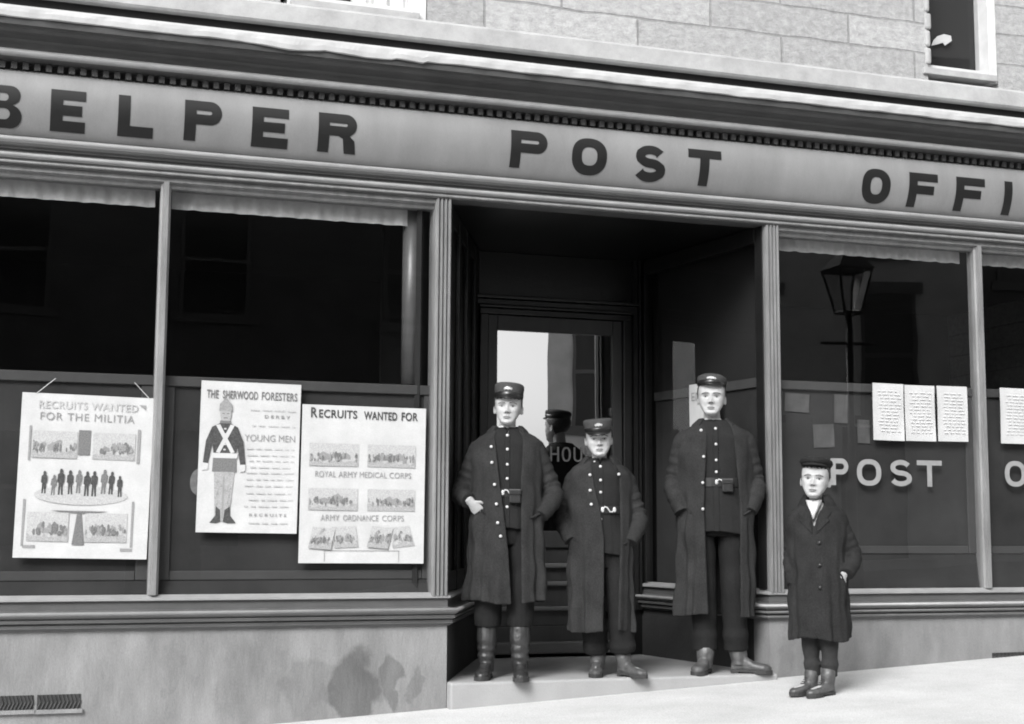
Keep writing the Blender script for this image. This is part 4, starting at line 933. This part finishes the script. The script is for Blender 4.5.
def make_person(label, loc, yaw, P):
    root = empty('person', loc, yaw, label, 'person')
    s = P.get('s', 1.0); H = P['H']; hc = Vector(P['head']); hy, hp, hr = [R(a) for a in P.get('turn', (0, 0, 0))]
    HM = Matrix.Translation(hc) @ Matrix.Rotation(hy, 4, 'Z') @ Matrix.Rotation(hp, 4, 'X') @ Matrix.Rotation(hr, 4, 'Y')
    # ---- body, one continuous surface
    b = MB()
    hd = MB().loft(head_shape(H, P.get('jaw', 1), P.get('nose', 1)))
    for sd in (-1, 1):       # ears
        M = Matrix.Rotation(R(-sd * P.get('ear', 22)), 3, 'Z') @ Matrix.Rotation(R(8), 3, 'X')
        hd.ell((sd * .352 * H, .05 * H, .455 * H), (.024 * H, .085 * H, .140 * H), 10, 0, M); hd.ell((sd * .325 * H, .0, .40 * H), (.02 * H, .05 * H, .08 * H), 8, 0, M)
    b.join(hd.xf(HM))
    nk = Vector((hc.x * .6, .025, P['neck'])); j = HM @ Vector((0, .10 * H, .20 * H)); j0 = HM @ Vector((0, .12 * H, .42 * H))
    b.tube([nk + Vector((0, .01, -.10)), nk, j, j0], [.070 * s, .050 * s, .047 * s, .045 * s], 20)
    zs, zh = P['neck'] - .06 * s, P['hip']; SH = P['sh'] - .045
    b.tube([(0, .03, zs + .06 * s), (0, .03, zs), (0, .03, zs - .10 * s), (0, .03, (zs + zh) / 2), (0, .03, zh + .02), (0, .03, zh - .05 * s)], [(.05 * s, .07 * s), (.075 * s, SH * .80), (.09 * s, SH * .82), (.085 * s, .12 * s), (.09 * s, .135 * s), (.07 * s, .10 * s)], 20)
    for A_ in P['arms']:
        b.tube([(0, .03, A_[0][2] - .02)] + [tuple(q) for q in A_], [.045 * s, .046 * s, .038 * s, .027 * s][:len(A_) + 1], 12)
    for k, hnd in enumerate(P['hands']):
        hand_chain(b, P['arms'][k][-1], hnd['d'], hnd['n'], hnd['curl'], hnd['side'], P.get('hs', 1.0) * s)
    for lg in P['legs']:
        b.tube([(lg[0][0] * .7, .03, zh + .02)] + [tuple(q) for q in lg], [.07 * s, .072 * s, .050 * s, .036 * s], 14)
    for f in P['feet']:
        h_, t_ = Vector(f[0]), Vector(f[1]); d = (t_ - h_); b.tube([h_ + d * .12 + Vector((0, 0, .045)), h_ + d * .5 + Vector((0, 0, .04)), h_ + d * .85 + Vector((0, 0, .034))], [.03 * s, .028 * s, .018 * s], 10)
    me = remesh(b, .0027, 1, .3)
    co = np.empty(len(me.vertices) * 3); me.vertices.foreach_get('co', co); co = co.reshape(-1, 3)
    pc = np.empty(len(me.polygons) * 3); me.polygons.foreach_get('center', pc); pc = pc.reshape(-1, 3)
    I = np.array(HM.inverted()); q = (pc @ I[:3, :3].T + I[:3, 3]) / H; x, y, t = np.abs(q[:, 0]), q[:, 1], q[:, 2]
    idx = np.zeros(len(pc), int); face = (y < -.22) & (t > 0) & (t < .75)
    lipw = .094 * np.clip(1 - ((t - .2) / .045) ** 2, 0, 1) ** .5
    idx[face & (x < lipw) & (t > .158) & (t < .242)] = 1
    idx[face & (x < .10) & (np.abs(t - .2005) < .0075)] = 5  # mouth crease, its shade painted dark
    bt = .578 + .020 * np.clip((x - .05) / .09, 0, 1) - .035 * np.clip((x - .15) / .1, 0, 1)
    idx[face & (x > .055) & (x < .245) & (np.abs(t - bt) < .0135)] = 2
    el = ((x - .145) / .060) ** 2 + ((t - .497) / .025) ** 2
    idx[face & (el < 1)] = 3
    idx[face & (el < 1) & (np.hypot(x - .145, t - .499) < .030)] = 4
    idx[face & (el >= .85) & (el < 1.75) & (t > .502)] = 5
    idx[face & (np.hypot((x - .034) / .024, (t - .322) / .012) < 1)] = 5  # nostrils, painted dark for the shade inside
    me.polygons.foreach_set('material_index', idx.astype(np.int32))
    body = link_mesh('body', me, ['skin', 'lip', 'brow', 'eye_white', 'iris', 'lash_shade'], root)
    # ---- hair
    hr_ = MB(); rg = head_shape(H, 1, 0, .004 * s, 90, 120); n = 120
    vs_ = [p for r in rg for p in r]; fs_ = []
    for i in range(90):
        for k in range(n):
            k2 = (k + 1) % n; p_ = Vector(rg[i][k]) / H; p2 = Vector(rg[i + 1][k]) / H; yy = p_.y; tt = (p_.z + p2.z) / 2; ax = abs(p_.x)
            line = P.get('fringe', .80) + .02 * math.sin(ax * 60) if yy < -.10 else (.52 if yy < .0 else (.46 if yy < .12 else .22))
            if ax > .2 and -.20 < yy < .0: line = .53 + max(0, (-.02 - yy)) * 1.3 + .012 * math.sin(k * 2.7)
            if tt > line: fs_.append((i * n + k, i * n + k2, (i + 1) * n + k2, (i + 1) * n + k))
    hr_.add(vs_, fs_); hr_.xf(HM)
    ho = hr_.build('hair', P.get('hairmat', 'hair'), root, smooth=True)
    bm = bmesh.new(); bm.from_mesh(ho.data); bmesh.ops.delete(bm, geom=[v for v in bm.verts if not v.link_faces], context='VERTS'); bm.to_mesh(ho.data); bm.free()
    md = ho.modifiers.new('thick', 'SOLIDIFY'); md.thickness = .004; md.offset = 0
    # ---- cap
    cp = P['cap']; CM = HM @ Matrix.Translation((0, cp.get('dy', 0) * H, cp['z'] * H)) @ Matrix.Rotation(R(cp.get('tilt', 0)), 4, 'X') @ Matrix.Rotation(R(cp.get('roll', 0)), 4, 'Y')
    def ringc(rx, ry, z, dy=0): rx, ry = rx * 1.03, ry * 1.02; return [(rx * H * math.sin(a), dy * H - ry * H * math.cos(a), z * H) for a in [2 * math.pi * k / 40 for k in range(40)]]
    cm = MB().loft([ringc(*r) for r in cp['rings']]).xf(CM); co_ = cm.build('cap', P.get('capmat', 'cap'), root, smooth=True)
    bd = MB().loft([ringc(*r) for r in cp['band']]).xf(CM); bd.build('cap_band', cp.get('bandmat', 'patent'), co_, smooth=True)
    pk = MB(); rings = []; w_ = cp.get('peakw', 62)
    for k in range(25):
        a = R(-w_ + 2 * w_ * k / 24); e = math.cos(a / R(w_) * math.pi / 2) ** .6; r0x, r0y = cp['band'][0][0], cp['band'][0][1]; L_ = cp['peak'] * e; dz = cp.get('peakdrop', .1) * e
        i0 = (r0x * .97 * math.sin(a), -r0y * .97 * math.cos(a)); i1 = ((r0x + L_ * .55) * math.sin(a), -(r0y + L_) * math.cos(a))
        m0 = ((i0[0] + i1[0]) / 2, (i0[1] + i1[1]) / 2); z0 = cp['band'][0][2] + .02
        rings.append([(i0[0] * H, i0[1] * H, z0 * H), (m0[0] * H, m0[1] * H, (z0 - dz * .4) * H), (i1[0] * H, i1[1] * H, (z0 - dz) * H), (i1[0] * H, i1[1] * H, (z0 - dz - .022) * H), (m0[0] * H, m0[1] * H, (z0 - dz * .4 - .022) * H), (i0[0] * H, i0[1] * H, (z0 - .03) * H)])
    pk.loft(rings).xf(CM).build('cap_peak', cp.get('peakmat', 'patent'), co_, smooth=True)
    if cp.get('badge'):
        bz, bw2, bh = cp['badge']; bg_ = MB(); pts = [(-1, -.2), (-.8, -.75), (-.3, -.6), (0, -.95), (.3, -.6), (.8, -.75), (1, -.2), (.85, .45), (.5, .3), (.42, .8), (.1, .55), (-.1, .95), (-.38, .55), (-.5, .8), (-.62, .3), (-.9, .45)]
        ry = cp['rings'][1][1]; rx = cp['rings'][1][0]
        def bp(u, v, o): a = u * bw2 / rx; return (rx * H * math.sin(a), -(ry * 1.0 + o) * H * math.cos(a), (bz + v * bh) * H)
        bg_.loft([[bp(u, v, .0) for u, v in pts], [bp(u * .95, v * .95, .03) for u, v in pts], [bp(u * .6, v * .6, .045) for u, v in pts]]).xf(CM).build('cap_badge', 'badge', co_, smooth=False)
    # ---- trousers, boots
    tr = MB(); zk = P['troutop']
    tr.tube([(0, .03, zk), (0, .03, zh), (0, .03, zh - .09 * s)], [(.10 * s, .145 * s), (.115 * s, .165 * s), (.10 * s, .14 * s)], 22)
    for i, lg in enumerate(P['legs']):
        hip, kn, an = [Vector(v) for v in lg]; pts, rr = [], []; rnd = random.Random(i + 5); m = 18; zb = P['trouhem']
        for k in range(m + 1):
            u = k / m; p_ = hip.lerp(kn, u * 2) if u < .5 else kn.lerp(an, (u - .5) * 2)
            if p_.z < zb: break
            r0 = interp([0, .5, 1], P.get('trour', [.095 * s, .074 * s, .064 * s]), u); r0 += .0045 * math.sin(k * 1.7 + i) * (.3 + abs(u - .5)) + (.004 * math.sin(k * 3.1) if u > .75 else 0)
            pts.append(p_); rr.append((r0 * 1.02, r0))
        tr.tube(pts, rr, 18, ref=(0, 1, 0))
    link_mesh('trousers', remesh(tr, .0055, 4, .5), [P.get('troumat', 'trouser')], root)
    for i, f in enumerate(P['feet']):
        bo = MB(); boot_geo(bo, f[0], f[1], .1, f[2], shaft_r=P.get('shaft', .052) * s, s=s, creases=P.get('creases', 0))
        o = link_mesh('boot', remesh(bo, .0035, 4, .5), [P.get('bootmat', 'boot')], root)
        so = MB(); sole_geo(so, f[0], f[1], s); so.build('sole', 'sole', o)
        if P.get('laces'):
            la_ = MB(); h_, t_ = Vector(f[0]), Vector(f[1]); d = (t_ - h_); L_ = d.length; d.normalize(); bb = Vector((-d.y, d.x, 0))
            for k in range(5):
                c = h_ + d * L_ * (.56 - .05 * k) + Vector((0, 0, (.072 + .012 * k) * s + .006)); la_.tube([c - bb * .014 * s, c + d * .002 + Vector((0, 0, .003)), c + bb * .014 * s], .0022, 5)
            la_.build('laces', 'sole', o)
    # ---- tunic
    if 'tunic' in P:
        tp = P['tunic']; mb, fr_, at_ = coat_shell([(z, xc, rx, ry, .03, xc - .004, xc + .004) for z, xc, rx, ry in tp['levels']], .012, 3, .004, 60, 30)
        if tp.get('collar'):
            cz0, cz1, cr = tp['collar']; rings = [[(hc.x * .6 + cr * k * math.sin(a), .022 - cr * k * .92 * math.cos(a), z) for a in [R(6 + 348 * i / 40) for i in range(41)]] for k, z in ((1.02, cz1), (1.12, cz0), (1.02, cz0), (.93, cz1))]
            mb2 = MB(); mb2.loft([list(r) for r in zip(*rings)]); mb.join(mb2)
        to = link_mesh('tunic', remesh(mb, .0045, 3, .5), ['serge'], root)
        pl_ = MB(); zz = np.linspace(tp['levels'][0][0] - .03, tp['levels'][-1][0] + .01, 20); rings = []
        for z in zz:
            c = fr_(z, tp['levels'][1][1]); rings.append([(c.x - .018, c.y - .0005, z), (c.x - .016, c.y - .004, z), (c.x + .013, c.y - .004, z), (c.x + .015, c.y - .0005, z)])
        pl_.loft(rings).build('placket', 'serge', to)
        buttons(to, [fr_(z, tp['levels'][1][1]) + Vector((0, -.005, 0)) for z in tp['buttons']], .0088)
        if tp.get('pin'): buttons(to, [(hc.x * .6 - .030, -.040, tp['collar'][0] + .02)], .008, 'badge')
        if 'belt' in tp:
            zb, hb = tp['belt']; xc, rx, ry, yc, _, _ = at_(zb)
            be = MB(); be.loft([[(xc + (rx + o) * math.copysign(abs(math.sin(a)) ** .86, math.sin(a)), yc - (ry + o) * math.copysign(abs(math.cos(a)) ** .86, math.cos(a)), z) for a in [2 * math.pi * k / 48 for k in range(48)]] for o, z in ((.001, zb - hb), (.009, zb - hb), (.009, zb + hb), (.001, zb + hb))])
            bo = be.build('belt', 'belt', root, smooth=False)
            yb_ = yc - ry - .010; bk = MB(); cx_ = tp.get('buckle', xc)
            bk.tube([(cx_ - .030, yb_ - .004, zb), (cx_ - .022, yb_ - .008, zb + .016), (cx_ - .008, yb_ - .008, zb + .012), (cx_, yb_ - .01, zb), (cx_ + .008, yb_ - .008, zb - .012), (cx_ + .022, yb_ - .008, zb - .014), (cx_ + .030, yb_ - .004, zb)], .0038, 8)
            bk.ell((cx_ - .034, yb_ - .003, zb), (.010, .005, .017), 6); bk.ell((cx_ + .034, yb_ - .003, zb), (.010, .005, .017), 6); bk.build('buckle', 'brass', bo, smooth=True)
            if tp.get('pouch'):
                px_ = tp['pouch']; pb = MB(); pb.box(px_ - .032, px_ + .032, yb_ - .022, yb_ + .008, zb - .058, zb + .012); pb.box(px_ - .035, px_ + .035, yb_ - .028, yb_ + .006, zb - .012, zb + .020); pb.build('belt_pouch', 'belt', bo, bevel=.006)
    # ---- greatcoat
    cc = P['coat']; mb, fr_, at_ = coat_shell(cc['levels'], .014, cc['seed'], cc.get('fold', .010))
    for k, A_ in enumerate(cc['sleeves']): sleeve(mb, A_, cc['srad'], cc['seed'] + k, cc.get('wr', .006))
    coat = link_mesh('greatcoat' if P.get('uniform', 1) else 'overcoat', remesh(mb, .0055, 3, .5), [cc.get('mat', 'wool')], root)
    cl = MB(); collar(cl, *cc['collar']); link_mesh('collar', remesh(cl, .004, 3, .5), [cc.get('mat', 'wool')], coat)
    if cc.get('lapel'):
        for pts in cc['lapel']:
            lp_ = MB(); P3 = [fr_(z, x_) + Vector((0, -dy_, 0)) for x_, z, dy_ in pts]; lp_.loft([P3, [p_ + Vector((0, .014, 0)) for p_ in P3]]); lp_.build('lapel', cc.get('mat', 'wool'), coat, bevel=.004)
    if cc.get('buttons'): buttons(coat, [fr_(z, x_) + Vector((0, -.006, 0)) for x_, z in cc['buttons']], .0092, cc.get('bmat', 'brass'))
    for pk_ in cc.get('pockets', ()):
        a_, b__ = fr_(pk_[1], pk_[0]), fr_(pk_[3], pk_[2]); pf = MB(); n_ = Vector((0, -1, 0))
        pf.loft([[a_ + n_ * .004, b__ + n_ * .004, b__ + n_ * .004 + Vector((.03, 0, -.012)) * pk_[4], a_ + n_ * .004 + Vector((.03, 0, -.012)) * pk_[4]], [a_ + n_ * .014, b__ + n_ * .014, b__ + n_ * .014 + Vector((.03, 0, -.012)) * pk_[4], a_ + n_ * .014 + Vector((.03, 0, -.012)) * pk_[4]]]); pf.build('pocket_welt', cc.get('mat', 'wool'), coat, bevel=.004)
    if P.get('scarf'):
        sc = MB(); c0 = Vector(P['scarf']['c']); w = P['scarf']['w']; h = P['scarf']['h']
        sc.loft([[c0 + Vector(v) for v in ((-w, 0, 0), (-w * .4, -.022, -.004), (w * .4, -.022, -.004), (w, 0, 0), (w * .6, .01, .0), (-w * .6, .01, 0))], [c0 + Vector(v) for v in ((-w * .62, -.005, -h * .5), (-w * .3, -.026, -h * .5), (w * .3, -.026, -h * .5), (w * .62, -.005, -h * .5), (w * .4, .006, -h * .5), (-w * .4, .006, -h * .5))],
                 [c0 + Vector(v) for v in ((-w * .12, -.018, -h), (-w * .06, -.024, -h), (w * .06, -.024, -h), (w * .12, -.018, -h), (w * .05, -.01, -h), (-w * .05, -.01, -h))]]); 
        sc.build('shirt_collar', 'linen', root, smooth=True)
    if P.get('white_band'):
        c0 = P['white_band']; wb = MB(); wb.loft([[(hc.x * .6 + c0[1] * k_ * math.sin(a), .022 - c0[1] * k_ * .92 * math.cos(a), c0[0] + zz_) for a in [2 * math.pi * k / 36 for k in range(36)]] for k_, zz_ in ((1.0, 0), (.98, .022), (.9, .022))]); wb.build('shirt_collar', 'linen', root, smooth=True)
    return root

PILLBOX = dict(rings=[(.355, .455, .0), (.372, .462, .12), (.384, .470, .27), (.378, .462, .335), (.345, .425, .372), (.20, .26, .388)], band=[(.362, .462, -.01), (.372, .470, .0), (.380, .474, .105), (.370, .464, .115)])
# 1: boy postman on the left, gaitered boots
make_person('young postman at the left of the doorway in open greatcoat and knee high leather boots', (2.615, .07, 0), R(-18), dict(
    s=.97, H=.218, head=(0, .0, 1.428), turn=(-4, -2, 2), neck=1.40, hip=.84, sh=.20, ear=34, jaw=.98, nose=.95, fringe=.70,
    cap=dict(PILLBOX, z=.745, dy=.0, tilt=-2, roll=2, peak=.13, peakdrop=.07, badge=(.20, .12, .062)),
    arms=[((-.155, .03, 1.27), (-.255, .05, 1.07), (-.207, -.092, .992)), ((.155, .03, 1.27), (.255, .05, 1.07), (.185, -.015, .94))],
    hands=[dict(d=(.62, .22, -.72), n=(.35, 1, .1), curl=.45, side=1), dict(d=(-.35, .06, -.93), n=(-.4, .9, 0), curl=.25, side=-1)], hs=.86,
    legs=[((-.09, .03, .84), (-.105, .02, .46), (-.105, .07, .09)), ((.09, .03, .84), (.08, .0, .46), (.075, .03, .09))],
    feet=[((-.105, .085, 0), (-.145, -.16, 0), (-.105, .045, .335)), ((.075, .045, 0), (.085, -.21, 0), (.078, .005, .335))],
    troutop=.93, trouhem=.29, trour=[.095, .082, .07], creases=1.0, shaft=.062, bootmat='boot',
    white_band=(1.408, .052),
    tunic=dict(levels=[(1.415, 0, .075, .075), (1.38, 0, .12, .095), (1.32, 0, .165, .115), (1.2, 0, .165, .125), (1.05, 0, .145, .122), (.93, 0, .16, .130), (.84, 0, .17, .135)], collar=(1.375, 1.422, .064), buttons=(1.372, 1.292, 1.205, 1.125, .965), belt=(1.045, .022), buckle=.01, pouch=.045),
    coat=dict(seed=1, mat='wool', fold=.0125, levels=[(1.408, 0, .095, .085, .035, -.06, .065), (1.375, 0, .158, .105, .035, -.075, .085), (1.335, 0, .203, .120, .03, -.070, .090), (1.26, 0, .212, .135, .03, -.062, .088), (1.10, 0, .208, .145, .03, -.042, .080), (.95, 0, .208, .152, .03, -.020, .082), (.70, 0, .215, .165, .03, .010, .085), (.43, 0, .226, .178, .03, .028, .088)],
              sleeves=[((-.165, .03, 1.325), (-.250, .055, 1.08), (-.278, .0, 1.035), (-.215, -.083, .998)), ((.165, .03, 1.325), (.250, .055, 1.08), (.275, .01, 1.02), (.190, -.035, .915))], srad=[.070, .063, .058, .050], wr=.005,
              collar=((0, .03), .076, .135, 1.425, 1.375, 48, -44, .012, .03), buttons=((-.092, 1.305), (-.088, 1.215), (-.072, 1.09), (-.060, .98), (-.052, .875), (-.035, .80)), pockets=((-.19, .965, -.135, .93, .4), (.19, .93, .14, .90, -.4))))
)
# 2: short postman in the middle
make_person('short postman in the middle, peaked cap, open greatcoat reaching almost to his ankles', (3.185, .06, 0), R(-20), dict(
    s=.88, H=.212, head=(-.004, -.005, 1.262), turn=(0, 2, -2), neck=1.235, hip=.70, sh=.195, ear=24, jaw=1.10, nose=.9, fringe=.72,
    cap=dict(rings=[(.36, .46, .0), (.378, .470, .10), (.396, .482, .235), (.385, .468, .30), (.33, .41, .325), (.19, .25, .335)], band=[(.368, .468, -.01), (.378, .476, .0), (.384, .480, .085), (.374, .470, .095)], z=.735, tilt=3, roll=-3, peak=.20, peakdrop=.10, badge=(.17, .115, .06)),
    arms=[((-.145, .03, 1.11), (-.21, .04, .92), (-.165, -.03, .80)), ((.145, .03, 1.11), (.215, .04, .92), (.168, -.03, .79))],
    hands=[dict(d=(.35, .06, -.93), n=(.4, .9, 0), curl=.25, side=1), dict(d=(-.35, .06, -.93), n=(-.4, .9, 0), curl=.25, side=-1)],
    legs=[((-.08, .03, .70), (-.045, .0, .38), (-.015, .10, .07)), ((.08, .03, .70), (.115, -.01, .38), (.135, .03, .07))],
    feet=[((-.010, .11, 0), (-.035, -.12, 0), (-.010, .075, .14)), ((.110, .04, 0), (.255, -.125, 0), (.125, .02, .14))],
    troutop=.80, trouhem=.105, trour=[.085, .075, .076], bootmat='boot_dusty',
    tunic=dict(levels=[(1.25, 0, .07, .07), (1.215, 0, .115, .09), (1.16, 0, .155, .11), (1.05, 0, .16, .12), (.95, 0, .145, .12), (.86, 0, .155, .125), (.70, 0, .165, .13)], collar=(1.212, 1.258, .062), buttons=(1.205, 1.125, 1.055, .90), belt=(.955, .022), buckle=.045, pouch=None, pin=True),
    coat=dict(seed=2, mat='wool_worn', fold=.0115, levels=[(1.24, 0, .09, .08, .035, -.055, .07), (1.21, 0, .152, .10, .035, -.055, .10), (1.165, 0, .193, .115, .03, -.045, .115), (1.08, 0, .200, .13, .03, -.035, .115), (.95, 0, .195, .14, .03, .0, .118), (.78, 0, .193, .148, .03, .02, .120), (.52, 0, .190, .156, .03, .018, .110), (.258, 0, .187, .162, .03, .012, .100)],
              sleeves=[((-.155, .03, 1.16), (-.208, .045, .94), (-.226, .0, .89), (-.172, -.040, .775)), ((.155, .03, 1.16), (.215, .045, .94), (.232, .0, .88), (.176, -.042, .765))], srad=[.066, .058, .053, .047], wr=.005,
              collar=((0, .03), .074, .135, 1.262, 1.205, 40, -52, .012, .035), buttons=((-.062, 1.155), (.105, 1.16), (-.060, 1.065), (-.055, .985)), bmat='badge', pockets=((-.18, .80, -.135, .775, .4), (.175, .78, .14, .755, -.4))))
)
# 3: tall postman
make_person('tall postman at the right of the doorway, greatcoat hanging open over a belted tunic', (3.925, .05, 0), R(-22), dict(
    s=1.03, H=.232, head=(-.018, .0, 1.520), turn=(-6, -1, 1), neck=1.49, hip=.90, sh=.225, ear=16, jaw=1.04, nose=1.05, fringe=.83, hairmat='hair',
    cap=dict(rings=[(.350, .450, .0), (.364, .464, .08), (.380, .485, .165), (.362, .465, .225), (.28, .37, .275), (.14, .19, .292)], band=[(.355, .455, -.01), (.366, .464, .0), (.372, .468, .085), (.362, .458, .095)], z=.80, tilt=-5, roll=3, peak=.12, peakdrop=.05, badge=(.135, .135, .050)),
    arms=[((-.165, .03, 1.345), (-.245, .05, 1.12), (-.192, -.025, .97)), ((.165, .03, 1.345), (.24, .05, 1.12), (.192, -.025, .98))],
    hands=[dict(d=(.35, .06, -.93), n=(.4, .9, 0), curl=.25, side=1), dict(d=(-.35, .06, -.93), n=(-.4, .9, 0), curl=.25, side=-1)],
    legs=[((-.09, .03, .90), (-.075, .01, .48), (-.065, .03, .09)), ((.10, .03, .90), (.105, .02, .48), (.118, .045, .09))],
    feet=[((-.055, .035, 0), (-.135, -.18, 0), (-.062, .01, .16)), ((.085, .03, 0), (.318, -.02, 0), (.115, .045, .16))],
    troutop=1.0, trouhem=.105, trour=[.092, .077, .074], bootmat='boot_dusty',
    white_band=(1.488, .055),
    tunic=dict(levels=[(1.50, -.005, .075, .075), (1.465, 0, .125, .095), (1.40, .01, .18, .12), (1.27, .015, .178, .13), (1.13, .02, .155, .126), (1.02, .02, .172, .135), (.825, .02, .188, .145)], collar=(1.46, 1.503, .066), buttons=(1.445, 1.35, 1.255, 1.185), belt=(1.125, .026), buckle=.035, pouch=.065, pin=True),
    coat=dict(seed=3, mat='wool_worn', fold=.0135, levels=[(1.49, 0, .095, .085, .04, -.065, .07), (1.455, 0, .165, .105, .04, -.055, .10), (1.405, 0, .218, .125, .035, -.052, .11), (1.30, 0, .232, .14, .03, -.058, .118), (1.12, 0, .225, .148, .03, -.072, .135), (.95, 0, .222, .155, .03, -.075, .145), (.65, 0, .226, .165, .03, -.068, .140), (.34, 0, .232, .175, .03, -.058, .138)],
              sleeves=[((-.19, .03, 1.405), (-.240, .055, 1.14), (-.255, .01, 1.08), (-.200, -.035, .945)), ((.19, .03, 1.405), (.240, .055, 1.14), (.252, .01, 1.08), (.202, -.035, .955))], srad=[.074, .064, .058, .050], wr=.005,
              collar=((-.003, .035), .078, .15, 1.505, 1.44, 50, -44, .012, .04), buttons=((-.085, 1.435), (-.075, 1.275), (-.082, 1.12), (-.083, .965)), bmat='badge', pockets=((-.205, .975, -.16, .945, .4), (.205, .96, .165, .93, -.4))))
)
# 4: small boy on the pavement
make_person('small boy on the pavement in a dark buttoned overcoat, flat school cap and white collar', (4.115, -.80, gz(4.115) - .002), R(-40), dict(
    s=.78, H=.213, head=(-.008, -.012, 1.056), turn=(3, -3, 4), neck=1.035, hip=.62, sh=.165, ear=34, jaw=1.0, nose=.85, fringe=.79, uniform=0, hs=.82,
    capmat='wool_dark', cap=dict(rings=[(.35, .455, .0), (.385, .475, .05), (.415, .505, .105), (.40, .49, .155), (.31, .39, .19), (.16, .2, .205)], band=[(.352, .452, -.02), (.358, .458, .0), (.362, .462, .05), (.352, .452, .06)], bandmat='wool_dark', z=.835, tilt=-8, peak=.13, peakdrop=.06, peakmat='wool_dark'),
    arms=[((-.115, .03, .92), (-.14, .04, .74), (-.115, -.015, .60)), ((.115, .03, .92), (.178, .06, .75), (.146, -.040, .645))],
    hands=[dict(d=(.25, .1, -1), n=(.6, .6, 0), curl=.3, side=1), dict(d=(-.30, .16, -.9), n=(-.5, .8, 0), curl=.4, side=-1)],
    legs=[((-.06, .03, .62), (-.05, .005, .36), (-.038, .035, .07)), ((.06, .03, .62), (.058, .0, .36), (.055, .012, .07))],
    feet=[((-.025, .055, 0), (-.135, -.115, 0), (-.038, .030, .15)), ((.068, .030, 0), (-.035, -.155, 0), (.055, .008, .15))],
    troutop=.70, trouhem=.10, trour=[.07, .052, .040], troumat='stocking', bootmat='boot_dusty', laces=True,
    scarf=dict(c=(-.006, -.038, 1.052), w=.045, h=.105),
    coat=dict(seed=4, mat='wool_dark', fold=.009, levels=[(1.04, 0, .075, .07, .035, -.05, .05), (1.015, 0, .115, .085, .035, -.035, .045), (.98, 0, .15, .10, .03, -.020, .024), (.93, 0, .168, .112, .03, -.006, .006), (.80, 0, .160, .12, .03, .004, .010), (.62, 0, .158, .128, .03, .006, .012), (.30, .004, .166, .142, .03, .008, .016)],
              sleeves=[((-.125, .03, .955), (-.143, .045, .76), (-.148, .01, .71), (-.125, -.02, .59)), ((.125, .03, .955), (.182, .065, .77), (.194, .03, .72), (.166, -.045, .652))], srad=[.056, .050, .046, .041], wr=.004,
              collar=((0, .03), .060, .112, 1.072, 1.008, 34, -34, .011, .06), lapel=[((-.045, 1.01, .008), (-.095, .985, .006), (-.075, .955, .010), (-.085, .94, .012), (-.008, .865, .008), (-.012, .93, .008)), ((.045, 1.01, .008), (.095, .985, .006), (.075, .955, .010), (.085, .94, .012), (.012, .865, .008), (.012, .93, .008))],
              buttons=((.03, .82), (.03, .70), (.03, .58)), bmat='patent', pockets=((.13, .66, .15, .59, .4),)))
)
